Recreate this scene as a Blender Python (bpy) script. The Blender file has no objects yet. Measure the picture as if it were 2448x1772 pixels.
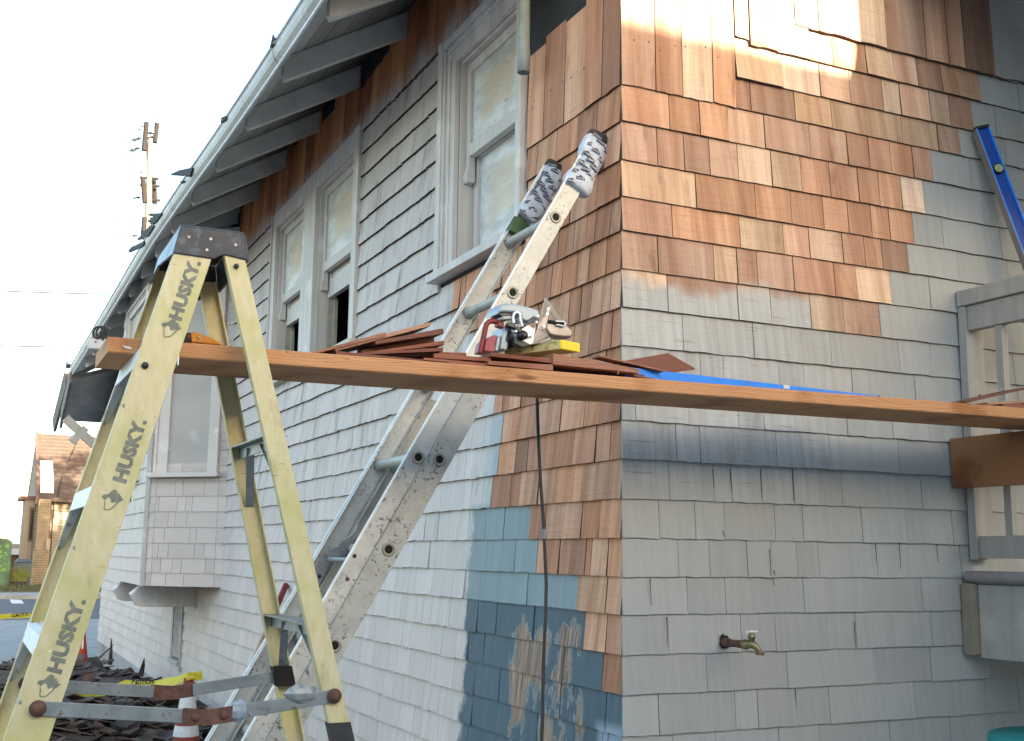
import bpy, bmesh, math, random
import numpy as np
from mathutils import Vector, Matrix
random.seed(7)
R = random.Random(11)
sc = bpy.context.scene
C = sc.collection
# ---------------------------------------------------------------- camera
F, YAW, PITCH, ROLL, HC = 2750.3, .442193, .158119, -.0121623, 1.58
def _rot():
    cy, sy, cp, sp, cr, sr = math.cos(YAW), math.sin(YAW), math.cos(PITCH), math.sin(PITCH), math.cos(ROLL), math.sin(ROLL)
    f = Vector((sy*cp, cy*cp, sp)); rt = Vector((cy, -sy, 0)); dn = f.cross(rt)
    return cr*rt+sr*dn, -sr*rt+cr*dn, f
CR, CD, CF = _rot()
cam = bpy.data.cameras.new('camera'); camo = bpy.data.objects.new('camera', cam); C.objects.link(camo)
cam.sensor_width = 36; cam.lens = F/2448*36; cam.clip_end = 3000; cam.clip_start = .05
camo.matrix_world = Matrix(((CR.x, -CD.x, -CF.x, 0), (CR.y, -CD.y, -CF.y, 0), (CR.z, -CD.z, -CF.z, HC), (0, 0, 0, 1)))
sc.camera = camo
def P(u, v, x=None, y=None, z=None):
    """survey helper: where the sight line through a measured photo point meets a plane of the building"""
    d = CR*((u-1224)/F)+CD*((v-886)/F)+CF
    s = x/d.x if x is not None else (y/d.y if y is not None else (z-HC)/d.z)
    return Vector((d.x*s, d.y*s, d.z*s+HC))
# ---------------------------------------------------------------- light
EL, SX = math.radians(9.0), .25
sundir = Vector((SX, -1, math.tan(EL))).normalized()
w = bpy.data.worlds.new('World'); sc.world = w; w.use_nodes = True
nt = w.node_tree; bgn = nt.nodes['Background']; sky = nt.nodes.new('ShaderNodeTexSky')
sky.sky_type = 'NISHITA'; sky.sun_disc = False; sky.sun_elevation = EL
sky.sun_rotation = math.atan2(SX, -1); sky.air_density = 1.0; sky.dust_density = 2.4; sky.ozone_density = .95
nt.links.new(sky.outputs[0], bgn.inputs[0]); bgn.inputs[1].default_value = .15
sl = bpy.data.lights.new('sun', 'SUN'); sl.energy = 5.0; sl.angle = math.radians(.53); sl.color = (1, .90, .70)
so = bpy.data.objects.new('sun', sl); C.objects.link(so); so.location = (0, -20, 30)
so.rotation_euler = sundir.to_track_quat('Z', 'Y').to_euler()
sc.view_settings.view_transform = 'Standard'; sc.view_settings.look = 'None'; sc.view_settings.gamma = 1
sc.view_settings.exposure = 2.65
sc.view_settings.use_curve_mapping = False
# ---------------------------------------------------------------- materials
class N:
    def __init__(s, name):
        s.m = bpy.data.materials.new(name); s.m.use_nodes = True; s.t = s.m.node_tree; s.b = s.t.nodes['Principled BSDF']
    def n(s, typ, **k):
        o = s.t.nodes.new(typ)
        for a, b in k.items(): setattr(o, a, b)
        return o
    def put(s, sock, v):
        if isinstance(v, bpy.types.NodeSocket): s.t.links.new(v, sock)
        elif isinstance(v, (tuple, list)) and len(v) == 3 and sock.type == 'RGBA': sock.default_value = (*v, 1)
        else: sock.default_value = v
    def math(s, op, a, b=0., c=0., clamp=False):
        o = s.n('ShaderNodeMath', operation=op); o.use_clamp = clamp
        for i, v in enumerate((a, b, c)): s.put(o.inputs[i], v)
        return o.outputs[0]
    def vmath(s, op, a, b):
        o = s.n('ShaderNodeVectorMath', operation=op); s.put(o.inputs[0], a); s.put(o.inputs[1], b); return o.outputs[0]
    def noise(s, vec, scale=1., detail=4., rough=.55, out=0):
        o = s.n('ShaderNodeTexNoise'); s.put(o.inputs['Vector'], vec); o.inputs['Scale'].default_value = scale
        o.inputs['Detail'].default_value = detail; o.inputs['Roughness'].default_value = rough; return o.outputs[out]
    def mix(s, f, a, b, mode='MIX'):
        o = s.n('ShaderNodeMix', data_type='RGBA', blend_type=mode); s.put(o.inputs[0], f); s.put(o.inputs[6], a); s.put(o.inputs[7], b); return o.outputs[2]
    def ss(s, x, a, b):
        o = s.n('ShaderNodeMapRange', interpolation_type='SMOOTHSTEP'); s.put(o.inputs[0], x); s.put(o.inputs[1], a); s.put(o.inputs[2], b); return o.outputs[0]
    def lin(s, x, a, b, c=0., d=1.):
        o = s.n('ShaderNodeMapRange'); 
        for i, v in enumerate((x, a, b, c, d)): s.put(o.inputs[i], v)
        return o.outputs[0]
    def pos(s): return s.n('ShaderNodeNewGeometry').outputs['Position']
    def sep(s, v):
        o = s.n('ShaderNodeSeparateXYZ'); s.put(o.inputs[0], v); return o.outputs
    def comb(s, x, y, z):
        o = s.n('ShaderNodeCombineXYZ'); s.put(o.inputs[0], x); s.put(o.inputs[1], y); s.put(o.inputs[2], z); return o.outputs[0]
    def rnd(s): return s.n('ShaderNodeObjectInfo').outputs['Random']
    def bump(s, h, st=.3, d=.002):
        o = s.n('ShaderNodeBump'); o.inputs['Strength'].default_value = st; o.inputs['Distance'].default_value = d
        s.put(o.inputs['Height'], h); s.t.links.new(o.outputs[0], s.b.inputs['Normal'])
    def done(s, col, rough=.7, metal=0., spec=.3):
        s.put(s.b.inputs['Base Color'], col); s.put(s.b.inputs['Roughness'], rough); s.put(s.b.inputs['Metallic'], metal)
        s.b.inputs['Specular IOR Level'].default_value = spec; return s.m
def plain(name, col, rough=.6, metal=0., var=.18, scale=14., stretch=(1, 1, 1), bump=.15, spec=.35, dirt=None, dirtamt=.0, dscale=40.):
    g = N(name); p = g.vmath('MULTIPLY', g.pos(), stretch)
    a = g.noise(p, scale, 5.)
    c = g.mix(g.lin(a, .3, .7), tuple(x*(1-var) for x in col), tuple(min(1, x*(1+var)) for x in col))
    if dirt:
        d = g.noise(g.pos(), dscale, 6., .7); d2 = g.noise(g.pos(), dscale*.13, 3.)
        k = g.math('MULTIPLY', g.ss(d, .60-dirtamt*.12, .68), g.ss(d2, .35, .6))
        c = g.mix(k, c, dirt)
    if bump: g.bump(g.noise(p, scale*6, 4.), bump, .002)
    return g.done(c, rough, metal, spec)
def painted_trim(name, col):
    g = N(name); s = g.sep(g.pos()); h = g.math('ADD', s[0], s[1])
    a = g.noise(g.comb(g.math('MULTIPLY', h, 22.), 0., g.math('MULTIPLY', s[2], 2.)), 1., 5.)
    b = g.noise(g.pos(), 5., 4.)
    c = g.mix(g.lin(a, .3, .7), tuple(x*.86 for x in col), tuple(x*1.1 for x in col))
    c = g.mix(g.ss(b, .56, .70), c, tuple(x*1.22 for x in col))
    k = g.math('MULTIPLY', g.ss(g.noise(g.pos(), 60., 6., .7), .66, .72), .5)
    c = g.mix(k, c, (.12, .10, .085))
    g.bump(g.noise(g.comb(g.math('MULTIPLY', h, 90.), 0., g.math('MULTIPLY', s[2], 6.)), 1., 4.), .25, .0015)
    return g.done(c, .62, spec=.25)
XW, YW = 1.884, 3.138
def shingle_mat(name, side, attr=False):
    g = N(name); pos = g.pos(); s = g.sep(pos); hh = g.math('ADD', s[0], s[1])
    if attr:
        at = g.n('ShaderNodeAttribute'); at.attribute_name = 'tint'; tint, alpha = at.outputs['Color'], at.outputs['Alpha']
        rnd = g.sep(tint)[0]; rnd = g.math('FRACT', g.math('MULTIPLY', rnd, 917.3))
    else:
        oi = g.n('ShaderNodeObjectInfo'); tint, alpha, rnd = oi.outputs['Color'], oi.outputs['Alpha'], oi.outputs['Random']
    ro = g.math('MULTIPLY', rnd, 300.)
    hs = g.math('ADD', g.math('MULTIPLY', hh, 55.), ro)
    # wood: vertical grain, bands of heartwood, saw marks, stains
    band = g.noise(g.comb(g.math('MULTIPLY', hs, .33), ro, g.math('MULTIPLY', s[2], .9)), 1., 3.)
    grain = g.noise(g.comb(hs, g.math('MULTIPLY', rnd, 50.), g.math('MULTIPLY', s[2], 2.6)), 2.2, 5., .6)
    saw = g.noise(g.comb(g.math('MULTIPLY', hh, 5.), ro, g.math('MULTIPLY', s[2], 330.)), 1., 2.)
    stain = g.noise(g.comb(g.math('ADD', g.math('MULTIPLY', hh, 14.), ro), ro, g.math('MULTIPLY', s[2], 4.)), 1., 4.)
    dark = g.mix(1., tint, (.74, .63, .56), 'MULTIPLY'); light = g.mix(1., tint, (1.16, 1.17, 1.14), 'MULTIPLY')
    wood = g.mix(g.lin(band, .32, .68), dark, light)
    wood = g.mix(g.lin(grain, .25, .75), g.mix(1., wood, (.84, .80, .76), 'MULTIPLY'), g.mix(1., wood, (1.12, 1.1, 1.07), 'MULTIPLY'))
    wood = g.mix(g.math('MULTIPLY', g.ss(saw, .52, .62), .22), wood, g.mix(1., tint, (.5, .42, .36), 'MULTIPLY'))
    wood = g.mix(g.math('MULTIPLY', g.ss(stain, .60, .74), .55), wood, g.mix(1., tint, (.34, .26, .24), 'MULTIPLY'))
    sp = g.noise(pos, 95., 2.); wood = g.mix(g.math('MULTIPLY', g.ss(sp, .71, .76), .7), wood, (.05, .025, .015))
    # paint
    streak = g.noise(g.comb(g.math('MULTIPLY', hs, .8), 0., g.math('MULTIPLY', s[2], 1.7)), 1., 5., .6)
    big = g.noise(pos, 1.3, 3.)
    wob = g.math('MULTIPLY', g.math('SUBTRACT', g.noise(pos, 7., 6., .65), .5), .30)
    if side == 'R':
        base = g.mix(g.lin(streak, .3, .7), (.315, .335, .335), (.365, .385, .385))
        base = g.mix(g.lin(big, .3, .7), base, g.mix(1., base, (1.06, .98, .93), 'MULTIPLY'))
        # thin weathered coat: courses in the middle of the wall near the corner
        reg = g.math('MULTIPLY', g.ss(g.math('ADD', s[2], wob), HC+.15, HC+.28), g.ss(g.math('ADD', s[0], g.math('MULTIPLY', wob, 2.)), 2.95, 2.5))
        reg = g.math('MULTIPLY', reg, g.ss(s[2], HC+1.05, HC+.9))
        thin = g.mix(g.lin(streak, .3, .72), (.32, .32, .31), (.44, .455, .45))
        thin = g.mix(g.math('MULTIPLY', g.ss(g.noise(g.comb(g.math('MULTIPLY', hh, 7.), 1., g.math('MULTIPLY', s[2], 160.)), 1., 4.), .58, .70), .5), thin, (.17, .13, .10))
        thin = g.mix(g.math('MULTIPLY', g.ss(stain, .58, .74), .4), thin, (.19, .165, .14))
        plank_shade = g.math('MULTIPLY', g.ss(s[2], HC+.29, HC+.24), g.ss(s[2], HC+.10, HC+.16))  # plank's shade as a colour band, mixed in at no strength
        paint = g.mix(reg, base, thin)
        paint = g.mix(g.math('MULTIPLY', g.math('MULTIPLY', plank_shade, g.ss(s[0], 2.9, 2.2)), .0), paint, (.12, .115, .11))
        edge = g.math('ADD', g.math('MULTIPLY', g.math('SUBTRACT', g.noise(pos, 5., 4.), .5), .32), HC+.885)
        soft = g.ss(s[2], g.math('ADD', edge, .05), g.math('SUBTRACT', edge, .05))
        peel = 0.
    else:
        base = g.mix(g.lin(streak, .3, .7), (.515, .458, .428), (.62, .552, .52))
        low = g.ss(s[2], HC+.15, HC-.5)
        base = g.mix(low, base, g.mix(1., base, (1.03, .985, .965), 'MULTIPLY'))
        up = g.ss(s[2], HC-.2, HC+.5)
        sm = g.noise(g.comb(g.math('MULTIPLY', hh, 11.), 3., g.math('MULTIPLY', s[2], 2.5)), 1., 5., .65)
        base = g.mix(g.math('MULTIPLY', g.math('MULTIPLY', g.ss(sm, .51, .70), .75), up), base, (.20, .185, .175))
        yb = g.math('ADD', s[1], g.math('MULTIPLY', wob, .8))
        yl = g.lin(s[2], HC-.75, HC+.3, 4.42, 4.30)
        inb = g.math('MULTIPLY', g.ss(yb, g.math('ADD', yl, .02), g.math('SUBTRACT', yl, .03)), g.ss(s[2], HC+.21, HC+.16))
        fade = g.math('MULTIPLY', g.ss(s[1], 4.28, 4.02), g.ss(s[2], HC+.6, HC+.5))
        bl = g.mix(g.lin(streak, .3, .7), (.20, .255, .28), (.26, .32, .345))
        bd = g.mix(g.lin(streak, .3, .7), (.060, .095, .122), (.085, .130, .163))
        blue = g.mix(g.ss(s[2], HC-.178, HC-.186), bl, bd)
        blue = g.mix(g.math('MULTIPLY', g.ss(s[1], 3.32, 3.27), g.ss(s[2], HC-.5, HC-.55)), blue, (.27, .34, .41))
        paint = g.mix(g.math('MULTIPLY', fade, .75), base, (.26, .34, .38))
        paint = g.mix(inb, paint, blue)
        pn = g.noise(g.comb(g.math('MULTIPLY', s[1], 8.5), 1.7, g.math('MULTIPLY', s[2], 3.9)), 1., 8., .62)
        pc = g.math('MULTIPLY', g.ss(s[1], 4.02, 3.9), g.ss(s[1], 3.33, 3.42))
        pc = g.math('MULTIPLY', pc, g.ss(s[2], HC-.12, HC-.30))
        thr = g.lin(pc, 0., 1., .80, .515)
        peel = g.math('MULTIPLY', g.ss(g.math('SUBTRACT', pn, thr), 0., .02), g.ss(s[2], HC+.16, HC+.15))
        rim = g.ss(g.math('ABSOLUTE', g.math('SUBTRACT', g.math('SUBTRACT', pn, thr), -.012)), .018, .008)
        paint = g.mix(g.math('MULTIPLY', g.math('MULTIPLY', rim, inb), .35), paint, (.5, .48, .45))
        oldw = g.mix(g.lin(grain, .32, .66), (.10, .05, .03), (.44, .32, .24))
        paint = g.mix(peel, paint, oldw)
        edge = g.math('ADD', g.math('MULTIPLY', g.math('SUBTRACT', g.noise(g.comb(g.math('MULTIPLY', hh, 5.), 0., s[2]), 1., 4.), .5), .35), HC+2.40)
        soft = g.ss(s[2], g.math('ADD', edge, .10), g.math('SUBTRACT', edge, .12))
    ab = g.ss(alpha, .2, .3); af = g.ss(alpha, .75, .85)
    fac = g.math('MAXIMUM', g.math('MULTIPLY', ab, soft), af)
    pv = g.math('ADD', .93, g.math('MULTIPLY', rnd, .14))
    paint = g.mix(1., paint, g.comb(pv, pv, pv), 'MULTIPLY')
    col = g.mix(fac, wood, paint)
    hgt = g.math('ADD', g.math('MULTIPLY', grain, .7), g.math('MULTIPLY', saw, .35))
    g.bump(hgt, .45 if side == 'L' else .35, .0018)
    return g.done(col, g.lin(fac, 0, 1, .78, .6), spec=.22)
def lumber(name, c1, c2, axis=0):
    g = N(name); pos = g.pos(); s = g.sep(pos)
    L = s[axis]; a, b = [s[i] for i in range(3) if i != axis]
    wv = g.noise(g.comb(g.math('MULTIPLY', L, 1.6), g.math('MULTIPLY', a, 6.), g.math('MULTIPLY', b, 9.)), 1., 3.)
    ring = g.math('SINE', g.math('MULTIPLY', g.math('ADD', g.math('ADD', g.math('MULTIPLY', b, 1.1), g.math('MULTIPLY', a, .5)), g.math('MULTIPLY', wv, .085)), 800.))
    fib = g.noise(g.comb(g.math('MULTIPLY', L, 5.), g.math('MULTIPLY', a, 160.), g.math('MULTIPLY', b, 160.)), 1., 4.)
    c = g.mix(g.lin(ring, -1, 1), c1, c2); c = g.mix(g.math('MULTIPLY', g.lin(fib, .3, .7), .35), c, tuple(x*.6 for x in c1))
    blot = g.noise(pos, 4., 4.); c = g.mix(g.ss(blot, .48, .66), c, g.mix(1., c, (.66, .56, .48), 'MULTIPLY')); kn = g.noise(g.comb(g.math('MULTIPLY', L, 4.5), g.math('MULTIPLY', a, 16.), g.math('MULTIPLY', b, 22.)), 1., 2.); c = g.mix(g.math('MULTIPLY', g.ss(kn, .68, .74), .75), c, (.13, .05, .02)); sc_ = g.noise(g.comb(g.math('MULTIPLY', L, 28.), g.math('MULTIPLY', a, 70.), g.math('MULTIPLY', b, 70.)), 1., 5., .7); c = g.mix(g.math('MULTIPLY', g.ss(sc_, .64, .70), .55), c, (.08, .04, .025))
    sp = g.noise(pos, 55., 5., .7); c = g.mix(g.math('MULTIPLY', g.ss(sp, .66, .72), .8), c, (.05, .03, .02))
    g.bump(fib, .3, .0015)
    return g.done(c, .72, spec=.25)
def glassfibre(name):
    g = N(name); pos = g.pos(); s = g.sep(pos)
    a = g.noise(g.comb(g.math('MULTIPLY', s[0], 60.), 0., g.math('MULTIPLY', s[2], 18.)), 1., 4.)
    c = g.mix(g.lin(a, .3, .7), (.50, .435, .23), (.59, .525, .33))
    b = g.noise(pos, 6., 3.); c = g.mix(g.ss(b, .5, .68), c, (.46, .43, .19))
    y1 = g.ss(g.noise(g.comb(0., 0., g.math('MULTIPLY', s[2], 3.)), 1., 1.), .58, .72); c = g.mix(g.math('MULTIPLY', y1, .55), c, (.62, .52, .10))
    d = g.math('MULTIPLY', g.ss(g.noise(pos, 130., 5., .75), .62, .69), g.ss(g.noise(pos, 9., 2.), .46, .6))
    c = g.mix(g.math('MULTIPLY', d, .75), c, (.10, .085, .05))
    d = g.math('MULTIPLY', g.ss(g.noise(g.comb(g.math('MULTIPLY', s[0], 12.), 0., g.math('MULTIPLY', s[2], 150.)), 1., 4.), .67, .72), .7)
    c = g.mix(d, c, (.24, .18, .08))
    wp = g.math('MULTIPLY', g.ss(g.noise(g.vmath('MULTIPLY', pos, (90., 90., 45.)), 1., 4., .6), .69, .73), .8); c = g.mix(wp, c, (.75, .74, .68))
    gr = g.math('MULTIPLY', g.ss(g.noise(g.vmath('MULTIPLY', pos, (14., 14., 5.)), 1., 6., .7), .56, .72), .5); c = g.mix(gr, c, (.25, .21, .10))
    g.bump(g.noise(pos, 160., 3.), .25, .001)
    return g.done(c, .55, spec=.35)
def aluminium(name, col, speck=.5):
    speck = min(1., speck*1.15)
    g = N(name); pos = g.pos()
    a = g.noise(pos, 18., 5.)
    c = g.mix(g.lin(a, .3, .7), tuple(x*.82 for x in col), tuple(x*1.12 for x in col))
    s1 = g.math('MULTIPLY', g.ss(g.noise(pos, 75., 5., .75), .565, .61), g.ss(g.noise(pos, 7., 4.), .40, .58))
    c = g.mix(g.math('MULTIPLY', s1, speck), c, (.085, .08, .07))
    s2 = g.ss(g.noise(g.vmath('MULTIPLY', pos, (60., 60., 25.)), 1., 5., .6), .68, .73)
    c = g.mix(g.math('MULTIPLY', s2, speck), c, (.10, .11, .075))
    g.bump(g.noise(pos, 90., 4.), .2, .001)
    return g.done(c, g.lin(a, .3, .7, .5, .68), .15, .35)
M = dict(
    shR=shingle_mat('end wall shingles', 'R'), shL=shingle_mat('side wall shingles', 'L'), shLs=shingle_mat('side wall shingles far', 'L', True),
    felt=plain('black roofing felt', (.028, .03, .036), .8, scale=9., bump=.3),
    trim=painted_trim('beige grey trim paint', (.44, .415, .39)),
    trimL=painted_trim('light grey trim paint', (.62, .575, .54)),
    trimR=painted_trim('porch trim paint', (.37, .35, .32)),
    soffit=plain('dark soffit boards', (.075, .072, .07), .85, scale=4., var=.3),
    soffitl=painted_trim('pale soffit paint', (.22, .215, .21)),
    gutter=plain('white gutter paint', (.50, .49, .48), .5, var=.14, scale=5., dirt=(.2, .17, .14), dirtamt=.6),
    dark=plain('dark interior', (.012, .012, .012), .9, bump=0),
    roof=plain('dark roof shingles', (.05, .048, .047), .9, scale=20., bump=.6),
    yel=glassfibre('yellow fibreglass'),
    black=plain('worn black plastic', (.035, .04, .05), .5, var=.4, scale=9., dirt=(.13, .15, .18), dirtamt=.8, dscale=30.),
    bluew=plain('scuffed cap edge', (.19, .25, .31), .45, var=.3, scale=22., dirt=(.04, .05, .06), dirtamt=.9),
    ink=plain('printed grey lettering', (.17, .175, .14), .7, var=.25, scale=60., bump=0),
    alu=aluminium('weathered aluminium', (.41, .415, .385), .8), alud=aluminium('grey aluminium', (.25, .26, .27), .5),
    alup=aluminium('painted aluminium', (.52, .52, .49), .8), aluw=aluminium('bright aluminium edge', (.75, .77, .78), .1),
    steel=plain('galvanised steel', (.24, .27, .28), .5, .5, var=.25, scale=20., dirt=(.12, .06, .04), dirtamt=.6),
    rust=plain('rusted steel', (.13, .065, .048), .8, .1, var=.35, scale=45., bump=.5),
    chrome=plain('chrome', (.8, .8, .8), .28, .55, var=.03, bump=0), dkmetal=plain('dark metal', (.05, .055, .065), .35, .7, var=.2),
    grey=plain('grey painted casting', (.30, .36, .40), .38, .25, var=.12), platem=plain('saw base plate', (.30, .27, .255), .4, .75, var=.15, scale=30.),
    red=plain('dark red enamel', (.20, .022, .02), .4, var=.15), redl=plain('magenta red plastic', (.30, .06, .085), .4, var=.15),
    plank=lumber('orange fir plank', (.50, .235, .105), (.60, .315, .155), 0), ply=lumber('brown board', (.32, .15, .07), (.27, .13, .06), 1),
    yelp=plain('bright yellow plastic', (.75, .58, .03), .4, var=.08), yelr=plain('ruler yellow', (.50, .44, .20), .55, var=.2, dirt=(.08, .07, .04), dirtamt=.5),
    blue=plain('blue level paint', (.015, .21, .78), .35, var=.12, spec=.5), blued=plain('deep blue', (.008, .06, .30), .4, var=.1),
    lgrey=plain('level grey side', (.24, .215, .205), .5, .1, var=.12), ring=plain('level vial ring', (.45, .42, .13), .3, var=.05), vial=plain('vial', (.30, .38, .33), .15, var=.05),
    orange=plain('orange plastic', (.62, .24, .02), .45, var=.15), mask=None,
    white=plain('white plastic', (.62, .62, .62), .5, var=.08, dirt=(.3, .3, .3), dirtamt=.3), tapeb=plain('black electrical tape', (.03, .03, .033), .5, stretch=(1, 1, 20), scale=9., bump=.6),
    duct=plain('grey duct tape', (.26, .31, .36), .45, .2, var=.3, scale=30., bump=.5),
    cable=plain('black rubber cord', (.04, .038, .037), .6), brass=plain('brass tarnished', (.23, .19, .10), .45, .7, var=.4, scale=60.),
    cone=plain('orange cone', (.55, .06, .025), .55, var=.15), coned=plain('dusty red cone', (.23, .045, .03), .7, var=.3, scale=20.),
    conew=plain('reflective band', (.62, .62, .60), .5, var=.12, scale=30.),
    debris=plain('old brown shingles', (.075, .06, .052), .85, var=.8, scale=7., bump=.5), debrisr=plain('reddish shingle scraps', (.12, .05, .04), .85, var=.3),
    ctape=plain('caution tape', (.58, .49, .035), .4, var=.06, bump=0), inkb=plain('black print', (.02, .02, .02), .6, bump=0), navy=plain('navy print', (.015, .03, .09), .6, bump=0),
    mitt=plain('mitt cloth', (.46, .52, .60), .85, var=.18, scale=25., bump=.5), cuff=plain('dark rib cuff', (.05, .047, .045), .9, var=.2),
    green=plain('green tape', (.055, .10, .045), .8, var=.4), teal=plain('teal plastic', (.0, .27, .25), .45, var=.1),
    asphalt=plain('asphalt', (.085, .092, .105), .9, var=.25, scale=3., bump=.4, dirt=(.16, .16, .16), dirtamt=.3, dscale=20.),
    concrete=plain('concrete', (.27, .27, .265), .85, var=.15, scale=2., bump=.3, dirt=(.12, .12, .11), dirtamt=.4, dscale=14.),
    dirtg=plain('dirt and dry grass', (.10, .085, .055), .95, var=.5, scale=6., bump=.6), grassm=plain('grass blades', (.085, .09, .04), .8, var=.5, scale=9., bump=0),
    roadp=plain('road paint', (.6, .6, .6), .7, var=.15), brickc=plain('cream brick', (.24, .185, .125), .85, var=.2, scale=3.), mortar=plain('mortar', (.13, .105, .08), .9),
    sidingc=plain('cream siding', (.27, .225, .17), .8, var=.1), browntrim=plain('brown trim', (.13, .075, .06), .7),
    roofn=plain('neighbour roof', (.085, .058, .046), .9, var=.2, scale=6.), pole=plain('sunlit wooden pole', (.14, .13, .10), .8), poled=plain('dark timber', (.016, .011, .010), .85),
    gutterd=plain('weathered crown', (.13, .12, .115), .7, var=.35, scale=8.), wire=plain('grey wire', (.02, .02, .02), .7), glass=plain('dark glass', (.02, .02, .025), .1, spec=.6, bump=0),
    walln=plain('shade house stucco', (.45, .44, .43), .9), bark=plain('bark', (.07, .05, .04), .9), leaf=plain('leaf', (.06, .09, .03), .7, var=.5),
    cream=plain('jamb liner', (.42, .39, .31), .7), bag=plain('green printed vinyl', (.05, .11, .055), .5, var=.55, scale=3.5, bump=0), bagl=plain('pale green print', (.11, .22, .055), .5, var=.3, bump=0),
    binm=plain('blue grey bin', (.07, .09, .11), .6), banner=plain('white banner', (.55, .54, .58), .7, var=.03, bump=0), lav=plain('lavender lettering', (.40, .40, .52), .7, var=.03, bump=0),
    under=plain('raw shingle butt', (.075, .045, .034), .9, var=.3), 
    rivetm=plain('worn rivet', (.42, .33, .30), .35, .5, var=.3, scale=80.),
    collar=plain('rung collar metal', (.30, .285, .24), .45, .4, var=.2),
    conc2=plain('stained foundation', (.33, .31, .31), .85, var=.25, scale=3., bump=.3),
)
def eave_mat(name, col, x0, x1):  # darkens toward the wall: eave shade painted into the colour
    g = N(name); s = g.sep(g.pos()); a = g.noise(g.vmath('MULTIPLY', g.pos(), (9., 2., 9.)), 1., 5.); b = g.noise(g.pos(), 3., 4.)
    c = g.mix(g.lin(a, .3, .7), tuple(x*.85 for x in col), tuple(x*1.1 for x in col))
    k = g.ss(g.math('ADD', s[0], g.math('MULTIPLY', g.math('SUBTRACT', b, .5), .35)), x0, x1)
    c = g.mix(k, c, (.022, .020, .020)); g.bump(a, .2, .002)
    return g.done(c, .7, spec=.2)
M['rafterp'] = eave_mat('rafter paint with painted shade', (.62, .61, .59), 1.65, 2.2)
M['soffit'] = eave_mat('soffit boards with painted shade', (.33, .32, .31), 1.45, 2.05)
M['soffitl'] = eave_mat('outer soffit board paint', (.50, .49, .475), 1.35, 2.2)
def maskmat():
    g = N('paper and film masked pane'); tc = g.n('ShaderNodeTexCoord').outputs['Generated']; s = g.sep(tc)
    oi = g.n('ShaderNodeObjectInfo')
    a = g.math('ABSOLUTE', g.math('SUBTRACT', g.math('ADD', s[0], g.math('MULTIPLY', s[1], 0.)), .5)); b = g.math('ABSOLUTE', g.math('SUBTRACT', s[2], .5))
    u = g.math('ABSOLUTE', g.math('SUBTRACT', s[1], .5))
    h = g.math('MAXIMUM', g.math('MULTIPLY', u, g.math('GREATER_THAN', 1., 0.)), 0.)
    wob = g.math('MULTIPLY', g.math('SUBTRACT', g.noise(tc, 3., 4.), .5), .22)
    d = g.math('ADD', g.math('MAXIMUM', h, b), wob)
    pos = g.pos()
    fold = g.noise(g.vmath('MULTIPLY', pos, (5., 5., 14.)), 1., 5., .6)
    fold2 = g.noise(g.vmath('MULTIPLY', pos, (26., 26., 4.)), 1., 4., .6)
    grey = g.mix(g.lin(fold, .35, .62), (.46, .45, .44), (.74, .725, .70))
    tan = g.mix(g.lin(fold, .3, .7), (.56, .465, .35), (.68, .58, .46))
    c = g.mix(g.ss(d, .36, .22), grey, tan)
    c = g.mix(g.math('MULTIPLY', g.ss(fold2, .63, .7), .4), c, (.62, .62, .6))
    ed = g.ss(g.math('MAXIMUM', h, b), .45, .5); c = g.mix(g.math('MULTIPLY', ed, g.ss(fold, .5, .6)), c, (.33, .44, .52))
    c = g.mix(g.math('MULTIPLY', g.ss(g.noise(g.vmath('MULTIPLY', pos, (9., 9., 45.)), 1., 3.), .68, .72), .5), c, (.14, .13, .12))
    g.bump(g.math('ADD', fold, g.math('MULTIPLY', fold2, .5)), .6, .01)
    return g.done(c, .45, spec=.4)
M['mask'] = maskmat()
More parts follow.
